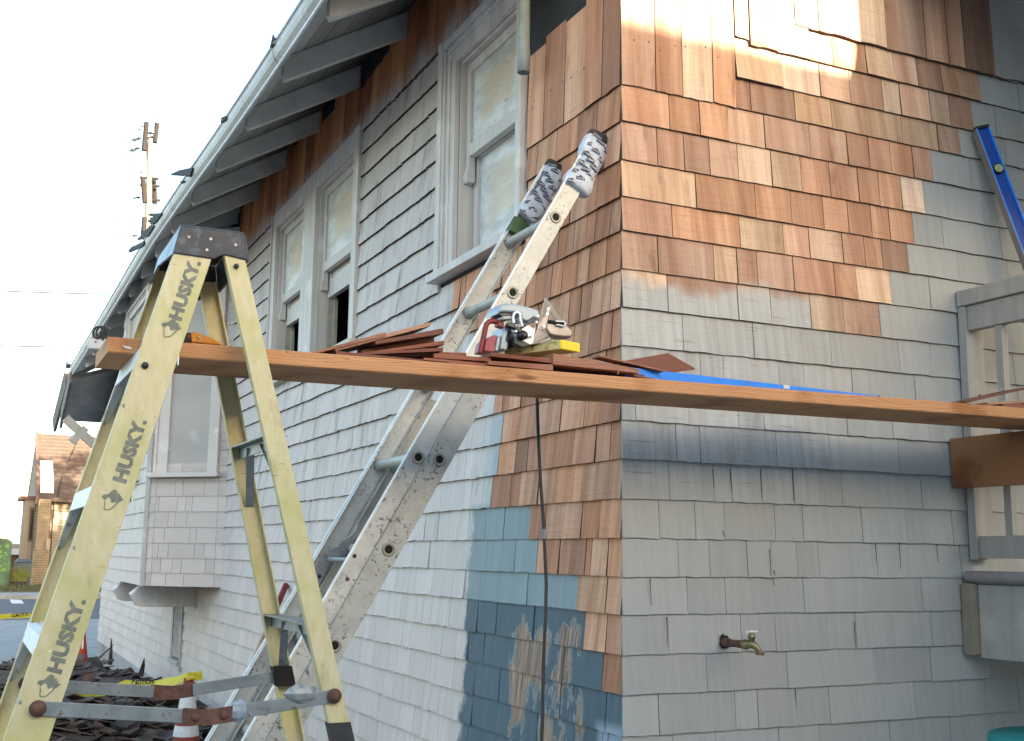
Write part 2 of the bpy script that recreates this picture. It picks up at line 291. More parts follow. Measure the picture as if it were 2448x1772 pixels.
# ---------------------------------------------------------------- mesh helpers
def wloc(o):
    v = Vector((0, 0, 0))
    while o is not None: v += Vector(o.location); o = o.parent
    return v
def link(name, me, mat=None, parent=None, loc=None):
    o = bpy.data.objects.new(name, me); C.objects.link(o)
    if mat is not None and me is not None and not me.materials: me.materials.append(mat)
    if parent is not None: o.parent = parent
    if loc is not None: o.location = loc
    return o
def tag(o, label=None, cat=None, group=None, kind=None):
    if label: o['label'] = label
    if cat: o['category'] = cat
    if group: o['group'] = group
    if kind: o['kind'] = kind
    return o
def thing(name, label, cat, loc=(0, 0, 0), group=None):
    o = bpy.data.objects.new(name, None); C.objects.link(o); o.location = loc; o.empty_display_size = .05
    return tag(o, label, cat, group)
class MB:
    def __init__(s): s.v = []; s.f = []; s.sm = []
    def add(s, vs, fs, smooth=False):
        b = len(s.v); s.v += [tuple(v) for v in vs]; s.f += [tuple(b+i for i in f) for f in fs]; s.sm += [smooth]*len(fs); return s
    def box(s, a, b):
        x0, x1 = sorted((a[0], b[0])); y0, y1 = sorted((a[1], b[1])); z0, z1 = sorted((a[2], b[2]))
        return s.add([(x0, y0, z0), (x1, y0, z0), (x1, y1, z0), (x0, y1, z0), (x0, y0, z1), (x1, y0, z1), (x1, y1, z1), (x0, y1, z1)],
                     [(0, 3, 2, 1), (4, 5, 6, 7), (0, 1, 5, 4), (1, 2, 6, 5), (2, 3, 7, 6), (3, 0, 4, 7)])
    def obox(s, c, ax, ay, az):     # centre and three half-axis vectors
        c, ax, ay, az = map(Vector, (c, ax, ay, az)); vs = [c+i*ax+j*ay+k*az for k in (-1, 1) for i, j in ((-1, -1), (1, -1), (1, 1), (-1, 1))]
        fs = [(0, 3, 2, 1), (4, 5, 6, 7), (0, 1, 5, 4), (1, 2, 6, 5), (2, 3, 7, 6), (3, 0, 4, 7)]
        if ax.cross(ay).dot(az) < 0: fs = [f[::-1] for f in fs]
        return s.add(vs, fs)
    def loft(s, A, B, smooth=False, caps=True):
        n = len(A); vs = list(A)+list(B); fs = [(i, (i+1) % n, n+(i+1) % n, n+i) for i in range(n)]
        if caps: fs += [tuple(range(n))[::-1], tuple(range(n, 2*n))]
        return s.add(vs, fs, smooth)
    def prism(s, poly, vec): vec = Vector(vec); return s.loft([Vector(p) for p in poly], [Vector(p)+vec for p in poly])
    def tube(s, pts, r, n=8, caps=True):
        pts = [Vector(p) for p in pts]; rs = r if isinstance(r, (list, tuple)) else [r]*len(pts); rings = []; prev = None
        for i, p in enumerate(pts):
            t = (pts[min(i+1, len(pts)-1)]-pts[max(i-1, 0)]).normalized()
            if prev is None: a = t.orthogonal().normalized()
            else: a = (prev-t*prev.dot(t)).normalized()
            prev = a; b = t.cross(a)
            rings.append([p+rs[i]*(math.cos(2*math.pi*k/n)*a+math.sin(2*math.pi*k/n)*b) for k in range(n)])
        vs = [v for g in rings for v in g]; fs = [(i*n+k, i*n+(k+1) % n, (i+1)*n+(k+1) % n, (i+1)*n+k) for i in range(len(pts)-1) for k in range(n)]
        s.add(vs, fs, True)
        if caps: s.add(rings[0], [tuple(range(n))[::-1]]); s.add(rings[-1], [tuple(range(n))])
        return s
    def build(s, name, mat, parent=None, bevel=0, loc=None):
        me = bpy.data.meshes.new(name); o0 = wloc(parent) if parent is not None else Vector((0, 0, 0))
        if loc is not None: o0 = Vector(loc)
        me.from_pydata([tuple(Vector(v)-o0) for v in s.v], [], s.f)
        for p, q in zip(me.polygons, s.sm): p.use_smooth = q
        me.validate(); me.update()
        bm = bmesh.new(); bm.from_mesh(me); bmesh.ops.recalc_face_normals(bm, faces=bm.faces); bm.to_mesh(me); bm.free()
        o = link(name, me, mat, parent)
        if loc is not None: o.location = Vector(loc)-(wloc(parent) if parent is not None else Vector((0, 0, 0)))
        if bevel:
            md = o.modifiers.new('bevel', 'BEVEL'); md.width = bevel; md.segments = 2; md.limit_method = 'ANGLE'
        return o
def box(name, a, b, mat, parent=None, bevel=0): return MB().box(a, b).build(name, mat, parent, bevel)
def text(name, txt, mat, parent, origin, xdir, ydir, size, thick=.0006, bold=.012, shear=0., squash=1.):
    cu = bpy.data.curves.new('t', 'FONT'); cu.body = txt; cu.size = size; cu.offset = bold*size; cu.shear = shear; cu.extrude = thick/2; cu.resolution_u = 2
    cu.space_character = 1.05
    t = bpy.data.objects.new('t', cu); C.objects.link(t); bpy.context.view_layer.update()
    me = bpy.data.meshes.new_from_object(t); bpy.data.objects.remove(t)
    x = Vector(xdir).normalized(); y = Vector(ydir); y = (y-x*y.dot(x)).normalized(); n = x.cross(y)
    mt = Matrix((( x.x*squash, y.x, n.x, 0), (x.y*squash, y.y, n.y, 0), (x.z*squash, y.z, n.z, 0), (0, 0, 0, 1)))
    me.transform(Matrix.Translation(Vector(origin)-wloc(parent)) @ mt)
    return link(name, me, mat, parent)
# ================================================================ THE HOUSE
z = lambda r: HC+r
house = thing('wooden_house', 'shingled wooden house with half replaced cedar siding on its corner and open rafter eave', 'house', (XW, YW, 0))
COR = [1.55, 1.422, 1.287, 1.162, 1.047, .919, .792, .667, .546, .425, .302, .177, .054, -.066, -.182, -.304, -.423, -.546, -.664, -.785, -.905, -1.025, -1.145, -1.27]
YEND = 17.4
EAVE = 2.77
# windows (all measured on their own planes)
px = XW-.032
w1y0, w1y1 = P(1243, 300, x=px).y+.045, P(1100, 143, x=XW).y        # opening
w1z0, w1z1 = z(1.25), z(2.20)
w2 = [(P(846, 372, x=px).y, P(753, 458, x=px).y), (P(724, 484, x=px).y, P(657, 552, x=px).y)]
w2z0, w2z1 = z(1.155), z(2.265)
holes = [(w1y0, w1y1, w1z0, w1z1)]+[(a, b, w2z0, w2z1) for a, b in w2]
vy0, vy1, vz0, vz1 = 10.8, 11.28, z(-.97), z(-.42)
holes.append((vy0, vy1, vz0, vz1))
def holed(h):
    ys = sorted({YW+.002, YEND}|{v for q in h for v in q[:2]}); zs = sorted({0, z(EAVE)}|{v for q in h for v in q[2:]}); m = MB()
    for i in range(len(ys)-1):
        for j in range(len(zs)-1):
            cy, cz = (ys[i]+ys[i+1])/2, (zs[j]+zs[j+1])/2
            if any(a < cy < b and c < cz < d for a, b, c, d in h): continue
            m.box((XW+.003, ys[i], zs[j]), (XW+.09, ys[i+1], zs[j+1]))
    return m
side_wall = holed(holes).build('side_wall', M['felt'], house)
XE = 16.4
m = MB(); m.prism([(XW+.003, YW+.003, 0), (XE, YW+.003, 0), (XE, YW+.003, z(2.77)), (9.0, YW+.003, z(6.9)), (XW+.003, YW+.003, z(2.80))], (0, .09, 0))
end_wall = m.build('end_wall', M['felt'], house)
m = MB(); m.box((XE, YW, 0), (XE+.1, YEND, z(2.7))); m.prism([(XW, YEND, 0), (XE, YEND, 0), (XE, YEND, z(2.77)), (9.0, YEND, z(6.9)), (XW, YEND, z(2.80))], (0, .1, 0)); m.box((XW+.1, YW+.1, .3), (XE, YEND, .35)); m.box((XW+1.2, YW+.1, .4), (XW+1.25, YEND, z(2.9)))
m.build('back_wall', M['dark'], house)
# ---- shingle pieces
def shingle_mesh(k, rough, top=.12):
    n = 4; rr = random.Random(100+k); xs = [i/n for i in range(n+1)]; bo = [rr.uniform(-1, 1)*rough for _ in xs]; sk = rr.uniform(-1, 1)*rough*1.2
    zb = [b+sk*(x-.5) for b, x in zip(bo, xs)]
    v = [(x, -1, q) for x, q in zip(xs, zb)]+[(x, -top, 1.) for x in xs]+[(x, .0, q) for x, q in zip(xs, zb)]
    f = [(i, i+1, n+2+i, n+1+i) for i in range(n)]+[(2*n+2+i, 2*n+3+i, i+1, i) for i in range(n)]+[(0, n+1, 2*n+2)]+[(n, 3*n+2, 2*n+1)]
    return v, f
SM = []
for k in range(10):
    v, f = shingle_mesh(k, .006 if k < 5 else .012); me = bpy.data.meshes.new('shingle'); me.from_pydata(v, [], f)
    bm = bmesh.new(); bm.from_mesh(me); bmesh.ops.recalc_face_normals(bm, faces=bm.faces); bm.to_mesh(me); bm.free(); SM.append(me)
SMR = [m_.copy() for m_ in SM]; SML = SM
for m_ in SMR: m_.materials.append(M['shR'])
for m_ in SML: m_.materials.append(M['shL'])
SMRp, SMLp = [m_.copy() for m_ in SMR], [m_.copy() for m_ in SML]
for m_ in SMR+SML+SMRp+SMLp:
    m_.materials.append(M['under'])
    for p_ in m_.polygons:
        if p_.normal.z < -.8 or (abs(p_.normal.x) > .8 and m_ in SMR+SML): p_.material_index = 1
CED = [(.56, .31, .19), (.50, .25, .135), (.43, .22, .13), (.52, .26, .14), (.47, .27, .165), (.64, .41, .26), (.34, .18, .11), (.50, .28, .175), (.45, .225, .13), (.60, .36, .21)]
def cedar(): c = R.choice(CED); k = R.uniform(.76, 1.18); c = (c[0]*.97, c[1]*1.22, c[2]*1.60); return tuple(x*k for x in c)
def grey(): k = R.uniform(.2, .6); return (k, k*.9, k*.8)
nsh = 0
def shR(x0, x1, zb, zt, col, a, t=.012, old=False):
    global nsh
    o = link('shingle', (SMRp if a > .9 else SMR)[R.randrange(5)+(5 if old else 0)], None, end_wall); g = .0014 if not old else .0009
    o.location = Vector((x0+g, YW-R.uniform(0, .002), zb))-wloc(end_wall); o.scale = (x1-x0-2*g, t*R.uniform(.85, 1.15), zt-zb+.02); o.color = (*col, a); nsh += 1; return o
def shL(y0, y1, zb, zt, col, a, t=.012, old=False):
    global nsh
    o = link('shingle', (SMLp if a > .9 else SML)[R.randrange(5)+(5 if old else 0)], None, side_wall); g = .0014
    if a < .2: r_ = min(.72, col[0]*1.30); col = (r_, min(col[1]*1.05, r_*.60), min(col[2]*.9, r_*.42))  # this wall's light put into the cedar tint: redder and brighter
    o.location = Vector((XW-R.uniform(0, .003), y1-g, zb))-wloc(side_wall); o.rotation_euler = (0, 0, -math.pi/2); o.scale = (y1-y0-2*g, t*R.uniform(.8, 1.2), zt-zb+.02); o.color = (*col, a); nsh += 1; return o
def X3(a, y): return P(1548+a/2.52, y/2.52, y=YW).x
def X2(a, y): return P(1548+a/2.52, 560+y/2.52, y=YW).x
def X5(a, y): return P(1548+a/2.52, 1122+y/2.52, y=YW).x
CX = XW-.013
POSTX = 3.335
def row(zb, zt, joints, nwood, alpha_w=None, t=.012, zts=None):
    """joints: x values; first nwood pieces are bare cedar, the others painted"""
    for i in range(len(joints)-1):
        if i < nwood: shR(joints[i], joints[i+1], zb, zt, cedar(), 0 if alpha_w is None else alpha_w[i] if isinstance(alpha_w, list) else alpha_w, t)
        else: shR(joints[i], joints[i+1], zb, zt, grey(), 1, t*(.95 if zb > z(.6) else .8), True)
zR = [z(v) for v in COR]
def ext(js, xmax, lo=.10, hi=.24):
    js = list(js)
    while js[-1] < xmax: js.append(js[-1]+R.uniform(lo, hi))
    return js
XM = 4.35
# upper, partly laid courses (full length shingles show where the next course is missing)
zD, zC, zB = z(1.912), z(1.793), z(1.662); FL = .47
jE = ext([X3(2172, 200)], XM); row(z(2.026), z(2.5), jE, 0, t=.016)
jD = [X3(a, y) for a, y in ((868, 100), (1008, 130), (1195, 180), (1415, 220), (1655, 300), (1790, 340), (1890, 370), (2068, 420))]
row(zD, zD+FL, ext(jD, jD[-1]+.01), len(jD)-1, t=.021); k = ext([jD[-1]], XM); row(zD, z(2.026)+.25, k, 0)
jC = [X3(a, y) for a, y in ((600, 250), (762, 290), (957, 330), (1103, 350), (1305, 400), (1470, 420), (1612, 450), (1758, 500), (1990, 560))]
for i in range(2): shR(jC[i], jC[i+1], zC, zC+FL, cedar(), 0, t=.019)
row(zC, zD, jC[2:]+ext([jC[-1]], XM)[1:], len(jC)-3, t=.016)
jB = [X3(a, y) for a, y in ((518, 400), (800, 450), (1028, 500), (1208, 540), (1408, 590), (1512, 600), (1690, 660), (1808, 690), (1948, 720))]
shR(jB[0], jB[1], zB, zC, cedar(), 0, t=.018); shR(jB[0], jC[0]+.0, zC+.022, zC+FL-.03, cedar(), 0, t=.014)
row(zB, zC, jB[1:]+ext([jB[-1]], XM)[1:], len(jB)-2)
j0 = [CX]+[P(1200+a/3.478, 100, y=YW).x for a in (1262, 1483, 1735)]+[jB[0]]
for i in range(4): shR(j0[i], j0[i+1], zR[0], zR[0]+FL+R.uniform(-.02, .02), cedar(), 0)
k = [jB[0], X3(612, 600), X3(878, 650), X3(1098, 700), X3(1522, 790), X3(1738, 840), X3(1870, 870)]
row(zR[0], zB, k+ext([k[-1]], XM)[1:], 6)
J = {
 1: ([0]+[X3(a, 700+(a*.2)) for a in (122, 305, 478, 697, 970, 1195, 1325, 1455, 1590, 1702)]+[X3(1935, 1080), X3(2200, 1130)], 10),
 2: ([0]+[X3(a, 890+a*.2) for a in (50, 212, 365, 535, 738, 915, 1090, 1260, 1385, 1520, 1655)]+[X3(2010, 1250)], 11),
 3: ([0]+[X3(a, 1110+a*.2) for a in (282, 640, 855, 1050, 1200, 1340, 1450, 1592)]+[X3(1768, 1400), X3(2115, 1440)], 8),
 4: ([0]+[X3(140, 1340)]+[X2(a, a*.14) for a in (548, 812, 968, 1168, 1300, 1405, 1562)]+[X2(1860, 200), X2(2160, 220)], 8),
 5: ([0]+[X2(a, 130+a*.14) for a in (55, 392, 532, 652, 870, 1115, 1248, 1455)]+[X2(1690, 330)], 8),
 6: ([0]+[X2(a, 350+a*.12) for a in (112, 535, 732, 972, 1172, 1390)], 6),
 7: ([0]+[X2(a, 590+a*.11) for a in (205, 370, 630, 860, 1095, 1505, 1700)], 0),
 8: ([0]+[X2(a, 800) for a in (130, 312, 452, 785, 935, 1222, 1325, 1598)], 0),
 9: ([0]+[X2(a, 1120) for a in (-80, 240, 540, 692, 1020, 1192, 1302, 1465, 1680)], 0),
 10: ([0]+[X2(a, 1270) for a in (165, 308, 602, 768, 1085, 1500)], 0),
 11: ([0]+[X2(a, 1480) for a in (122, 390, 498, 680, 872, 1018, 1162, 1638)], 0),
 12: ([0]+[X5(a, 310) for a in (62, 280, 456, 760, 928, 1282, 1550, 1825)], 0),
 13: ([0]+[X5(a, 530) for a in (178, 366, 592, 738, 892, 1022, 1372, 1518)], 0),
 14: ([0]+[X5(a, 760) for a in (232, 462, 932, 1300, 1645)], 0),
 15: ([0]+[X5(a, 970) for a in (120, 556, 762, 1078, 1248, 1702)], 0),
 16: ([0]+[X5(a, 1190) for a in (348, 832, 1358)], 0),
 17: ([0]+[X5(a, 1430) for a in (60, 308, 522, 657, 890, 1088, 1602)], 0),
 18: ([0]+[X5(a, 1600) for a in (148, 404, 785, 1028, 1242)], 0)}
for r, (js, nw) in J.items():
    js = [CX]+js[1:]; js = ext(js, XM if r < 19 else XM, .14, .34)
    aw = None
    if r == 5: aw = [0, 0, 0, .5, .5, 0, 0, 0]
    if r == 6: aw = [.5]*4+[0, 0]
    row(zR[r], zR[r-1], js, nw, aw)
for r in range(19, len(COR)): row(zR[r], zR[r-1], ext([CX], XM, .15, .3), 0)
# split lines in the old paint
m = MB()
for a, y0, y1 in ((2160, 0, 0),): pass
for fn, a, y0, y1 in ((X5, 497, 0, 130), (X5, 680, 5, 175), (X5, 872, 5, 195), (X5, 392, 0, 110), (X5, 735, 480, 640), (X5, 1372, 440, 560), (X5, 1516, 440, 600), (X5, 1742, 455, 560), (X5, 15, 655, 820), (X5, 755, 650, 705), (X5, 888, 1320, 1430), (X5, 1245, 920, 1075), (X5, 115, 890, 1075), (X5, 455, 370, 415), (X5, 760, 605, 640)):
    a0 = P(1548+a/2.52, 1122+y0/2.52, y=YW-.012); a1 = P(1548+(a+6)/2.52, 1122+y1/2.52, y=YW-.012); wd = .0013
    m.prism([(a0.x-wd, YW-.0115, a0.z), (a0.x+wd, YW-.0115, a0.z), (a1.x+.0004, YW-.0145, a1.z), (a1.x-.0004, YW-.0145, a1.z)], (0, -.0012, 0))
o = m.build('split_line', M['inkb'], end_wall); tag(o, kind='stuff')
# nail heads
m = MB()
def nail(p, n):
    n = Vector(n); a = n.orthogonal().normalized(); b = n.cross(a); r = .0028
    m.loft([p+r*(math.cos(k*1.047)*a+math.sin(k*1.047)*b) for k in range(6)], [p+n*.002+r*(math.cos(k*1.047)*a+math.sin(k*1.047)*b) for k in range(6)])
for a, b in ((1098, 335), (1218, 350), (1308, 422), (1440, 385), (1522, 388), (1692, 392), (1796, 478)): nail(P(1200+a/3.478, b/3.478, y=YW-.0085), (0, -1, 0))
for a, b in ((1445, 20), (1527, 77), (1603, 65), (1671, 112), (1754, 140), (1806, 173), (1862, 188), (1908, 195), (2014, 205)): nail(P(1548+a/2.52, b/2.52, y=YW-.0085), (0, -1, 0))
for a, b in ((965, 328), (988, 370), (836, 503), (738, 553), (682, 572), (575, 645), (506, 678), (407, 749), (270, 842), (258, 900), (350, 990)): nail(P(1200+a/3.478, b/3.478, x=XW-.0085), (-1, 0, 0))
o = m.build('nail_head', M['dkmetal'], end_wall); tag(o, kind='stuff')
# ---- side wall: near pieces single, the rest joined
def YL(u, v): return P(u, v, x=XW-.008).y
def cr5(a, y): return YL(850+a/3.24, 900+y/3.24)
def crA(a, y): return YL(1100+a/3.478, 1300+y/3.478)
WE = P(1261, 366, x=XW-.008).y      # cedar stops at the window casing
def rl(y0, y1, lo=.05, hi=.12):
    js = [y0]
    while js[-1] < y1-hi: js.append(js[-1]+R.uniform(lo, hi))
    if y1-js[-1] < lo*.7 and len(js) > 1: js.pop()
    return js+[y1]
def rowL(zb, zt, js, alpha, t=.014, old=False, cols=None):
    for i in range(len(js)-1): shL(js[i], js[i+1], zb, zt, (cols or cedar)(), alpha, t, old)
ZL = lambda a, b: P(1200+a/3.478, b/3.478, x=XW-.008)
tops = [(1010, -120), (880, -60), (725, 30), (548, 190), (386, 330), (262, 475)]
ys = [YW]+[ZL(a, 600).y for a in (842, 695, 522, 355)]+[WE]
tz = [z(2.05), z(2.02)]+[ZL(a, b).z for a, b in ((640, 130), (470, 245), (325, 425))]
for i in range(5): shL(ys[i], ys[i+1], zR[0], tz[i], cedar(), 0)
ys1 = [YW]+[ZL(a, 1000).y for a in (795, 635, 460, 297)]+[WE]; rowL(zR[1], zR[0], ys1, 0)
ys2 = [YW]+[ZL(a, 1300).y for a in (862, 800, 640, 500)]+[WE]; rowL(zR[2], zR[1], ys2, 0)
rowL(zR[3], zR[2], [YW, ZL(808, 1500).y]+rl(ZL(808, 1500).y, WE)[1:], 0)
for r in (4, 5): rowL(zR[r], zR[r-1], rl(YW, w1y1 if zR[r] < w1z0-.09 else WE), 0)
u1132 = YL(1134, 660)
for r in (6, 7, 8): rowL(zR[r], zR[r-1], rl(YW, u1132 if r < 8 else cr5(1083, 220)), 0)
W = {9: [YW]+[cr5(a, 420) for a in (1925, 1780, 1597, 1310, 1215, 1140)], 10: [YW]+[cr5(a, 600) for a in (1975, 1865, 1697, 1475, 1335, 1245, 1190, 1110)],
     11: [YW]+[cr5(a, 850) for a in (1755, 1552, 1420, 1280, 1205, 1058)], 12: [YW]+[cr5(a, 1120) for a in (1900, 1755, 1625, 1475, 1350)],
     13: [YW]+[cr5(a, 1400) for a in (1955, 1830, 1788, 1663, 1580, 1480, 1410)], 14: [YW]+[crA(a, 420) for a in (1225, 985)],
     15: [YW]+[crA(a, 740) for a in (1220, 1038)], 16: [YW]+[crA(a, 1070) for a in (1188,)]}
for r, js in W.items(): rowL(zR[r], zR[r-1], js, 0)
OLD = {12: [cr5(1350, 1120)]+[cr5(a, 1150) for a in (1150, 1010, 878, 738, 640, 540)], 13: [cr5(1410, 1400)]+[cr5(a, 1400) for a in (1238, 1065, 950, 770, 570)],
       14: [crA(985, 420)]+[crA(a, 350) for a in (560, 345, 180, 38)], 15: [crA(1038, 740)]+[crA(a, 680) for a in (832, 612, 382, 300, 145)],
       16: [crA(1188, 1070)]+[crA(a, 1000) for a in (862, 545, 460, 195, 68)], 17: [YW, crA(1215, 1400)]+[crA(a, 1350) for a in (1090, 940, 835, 590, 325, 120)], 18: [YW]+[crA(a, 1560) for a in (1225, 1180, 940, 640, 440, 100)]}
ends = {}
for r, js in OLD.items(): rowL(zR[r], zR[r-1], js, 1, .011, True, grey); ends[r] = js[-1]
starts = {**{r: WE for r in range(0, 4)}, 4: w1y1, 5: w1y1, 6: u1132, 7: u1132, 8: cr5(1083, 220), 9: W[9][-1], 10: W[10][-1], 11: W[11][-1], **ends}
# generic painted rows of the rest of the side wall, one joined mesh
VV, FF, TT = [], [], []
rs = random.Random(5)
def stuff_piece(y0, y1, zb, zt, col, a, t, xp=XW, fr=None):
    v, f = shingle_mesh(rs.randrange(999), .011); b = len(VV)
    for x_, y_, z_ in v:
        if fr is None: VV.append((xp+y_*t, y1-.0012-x_*(y1-y0-.0024), zb+z_*(zt-zb+.02)))
        else:
            o_, d_, n_ = fr; q = o_+d_*(y1-.002-x_*(y1-y0-.004))-n_*(y_*t); VV.append((q.x, q.y, zb+z_*(zt-zb+.02)))
    FF.extend([tuple(b+i for i in q) for q in f]); TT.extend([(*col, a)]*len(v))
BX, BY0 = 1.352, 9.2
def blocked(y0, y1, zb, zt):
    zc = (zb+zt)/2; yc = (y0+y1)/2
    for a, b, c, d in ((w1y0-.06, w1y1+.15, w1z0-.05, w1z1+.14), (w2[0][0]-.09, w2[1][1]+.12, w2z0-.04, w2z1+.10), (vy0-.02, vy1+.08, vz0-.05, vz1+.5), (9.25, 13., z(-.29), 99)):
        if a < yc < b and c < zc < d: return True
    return False
ZALL = [z(v) for v in (2.337, 2.201, 2.066, 1.937, 1.805, 1.675)]+zR
for i in range(len(ZALL)):
    zb = ZALL[i]; zt = ZALL[i-1] if i else z(2.80); r = i-6
    y = starts.get(r, WE if r < 0 else YW)
    if r > 18: y = YW
    if r < 0: y = w1y0-.06 if zb > w1z1 else WE
    first = True
    brk = sorted([w1y1+.17, w1y0-.05, w2[0][0]-.09, w2[1][1]+.12, vy0-.02, vy1+.08, 9.2, 13.4])
    while y < YEND:
        wdt = rs.choice((rs.uniform(.07, .13), rs.uniform(.12, .28))) if i else rs.uniform(.07, .16)
        y1 = y+wdt
        for b in brk:
            if y+.02 < b < y1+.03: y1 = b; break
        ztop_ = zt
        if i == 0:
            for ua, va, ub, vb in ((858, 222, 932, 120), (772, 292, 800, 262), (700, 352, 712, 342)):
                ya_, yb2 = P(ua, va, x=XW).y, P(ub, vb, x=XW).y
                if yb2 < (y+y1)/2 < ya_: ztop_ = P(ua, va, x=XW).z+(P(ub, vb, x=XW).z-P(ua, va, x=XW).z)*(ya_-(y+y1)/2)/(ya_-yb2)-.02
        if not blocked(y, y1, zb, zt):
            stuff_piece(y, y1, zb+rs.uniform(-.0025, .0025), ztop_, ((.54, .23, .09), (.42, .17, .075), (.62, .30, .13), (.34, .13, .06))[rs.randrange(4)] if i == 0 else tuple(rs.uniform(.2, .6)*q for q in (1, .9, .8)), .5 if i == 0 else 1, .019 if i < 14 else .017)
        y = y1
# bay side (45 degrees) and bay front
JB = Vector((XW, BY0, 0)); CB = Vector((BX, BY0+XW-BX, 0)); dB = (CB-JB).normalized(); nB = Vector((-dB.y, dB.x, 0)); nB = -nB if nB.y > 0 else nB
LB = (CB-JB).length
def bayhit(u, v):
    d = P(u, v, y=1.)-Vector((0, 0, HC)); q = JB-Vector((0, 0, 0)); den = d.x*nB.x+d.y*nB.y; s_ = (q.x*nB.x+q.y*nB.y)/den; r_ = Vector((d.x*s_, d.y*s_, d.z*s_+HC)); return (r_-JB).x*dB.x+(r_-JB).y*dB.y, r_.z
bw0, bw1 = bayhit(531, 1120)[0]+.02, bayhit(377.5, 1120)[0]
bwz0, bwz1 = z(.62), z(2.05)
BYF = 12.05
for i in range(len(ZALL)):
    zb, zt = ZALL[i], (ZALL[i-1] if i else z(2.6))
    if zb < z(-.31): break
    zbb = max(zb, z(-.285))
    a = 0
    while a < LB-.01:
        b = a+rs.choice((rs.uniform(.06, .12), rs.uniform(.12, .28)))
        for br in (bw0, bw1, LB):
            if a+.01 < br < b+.03: b = br; break
        if not (bw0 < (a+b)/2 < bw1 and bwz0 < (zb+zt)/2 < bwz1+.1): stuff_piece(a-.0002, min(b, LB)+.0002, zbb, zt, (rs.uniform(.2, .6), .36, .3), 1, .009, fr=(JB, dB, nB))
        a = b
    y = CB.y
    while y < BYF:
        b = min(BYF, y+rs.uniform(.07, .2))
        if not (10.15 < (y+b)/2 < 11.7 and z(.62) < (zb+zt)/2 < z(2.35)): stuff_piece(y, b, zbb, zt, (.4, .36, .3), 1, .011, xp=BX)
        y = b
me = bpy.data.meshes.new('shingle_cladding'); me.from_pydata(VV, [], FF)
me.materials.append(M['shLs']); me.materials.append(M['under'])
for i_, p_ in enumerate(me.polygons):
    if 4 <= i_ % 10 <= 7: p_.material_index = 1
at = me.attributes.new('tint', 'FLOAT_COLOR', 'POINT'); at.data.foreach_set('color', [q for t_ in TT for q in t_])
bm = bmesh.new(); bm.from_mesh(me); bmesh.ops.recalc_face_normals(bm, faces=bm.faces); bm.to_mesh(me); bm.free()
me.transform(Matrix.Translation(-wloc(side_wall))); o = link('shingle_cladding', me, M['shLs'], side_wall); tag(o, kind='stuff')
# bay body
bay = MB(); bay.prism([(XW-.001, BY0, z(-.285)), (BX+.004, CB.y, z(-.285)), (BX+.004, BYF, z(-.285)), (XW-.001, BYF+.53, z(-.285))], (0, 0, 2.62)); bayo = bay.build('bay', M['trim'], house)
for yy in (10.17, 11.35):
    x0 = 1.385; prof = [(XW, z(-.29)), (x0+.03, z(-.29)), (x0-.055, z(-.37)), (x0, z(-.465)), (x0+.06, z(-.475)), (XW, z(-.475))]
    MB().prism([(a, yy, b) for a, b in prof], (0, .17, 0)).build('bracket_beam', M['trimL'], bayo, .004)
m = MB(); m.loft([JB+dB*LB+Vector((0, 0, z(-.29)))+nB*.013-dB*.03, JB+dB*LB+Vector((-.014, 0, z(-.29))), JB+dB*LB+Vector((-.014, .05, z(-.29))), JB+dB*LB+Vector((0, .04, z(-.29)))],
       [JB+dB*LB+Vector((0, 0, z(2.4)))+nB*.013-dB*.03, JB+dB*LB+Vector((-.014, 0, z(2.4))), JB+dB*LB+Vector((-.014, .05, z(2.4))), JB+dB*LB+Vector((0, .04, z(2.4)))]); m.build('corner_board', M['trim'], bayo)
# foundation and base of side wall
box('foundation', (XW-.02, YW+.3, 0), (XW+.001, YEND, z(-1.27)), M['conc2'], house)
# ---- windows
def frame_pts(org, d, n):      # local frame -> world : a along wall, out outward, h up
    return lambda a, o_, h: (org.x+d.x*a+n.x*o_, org.y+d.y*a+n.y*o_, h)
def fbox(m, T, a0, a1, o0, o1, h0, h1):
    vs = [T(a, o_, h) for h in (h0, h1) for a, o_ in ((a0, o0), (a1, o0), (a1, o1), (a0, o1))]
    return m.add(vs, [(0, 3, 2, 1), (4, 5, 6, 7), (0, 1, 5, 4), (1, 2, 6, 5), (2, 3, 7, 6), (3, 0, 4, 7)])
def sash(T, parent, a0, a1, o, h0, h1, st=.045, mat='trimL', pane=True, bot=.05, top=.045):
    m = MB()
    for q in ((a0, a0+st, h0, h1), (a1-st, a1, h0, h1)): fbox(m, T, q[0], q[1], o-.035, o, q[2], q[3])
    fbox(m, T, a0+st, a1-st, o-.034, o-.001, h0, h0+bot); fbox(m, T, a0+st, a1-st, o-.034, o-.001, h1-top, h1)
    s_ = m.build('sash', M[mat], parent, .002)
    if pane:
        m = MB(); fbox(m, T, a0+st-.003, a1-st+.003, o-.022, o-.014, h0+bot-.003, h1-top+.003); m.build('pane', M['mask'], s_ if False else parent)
    return s_
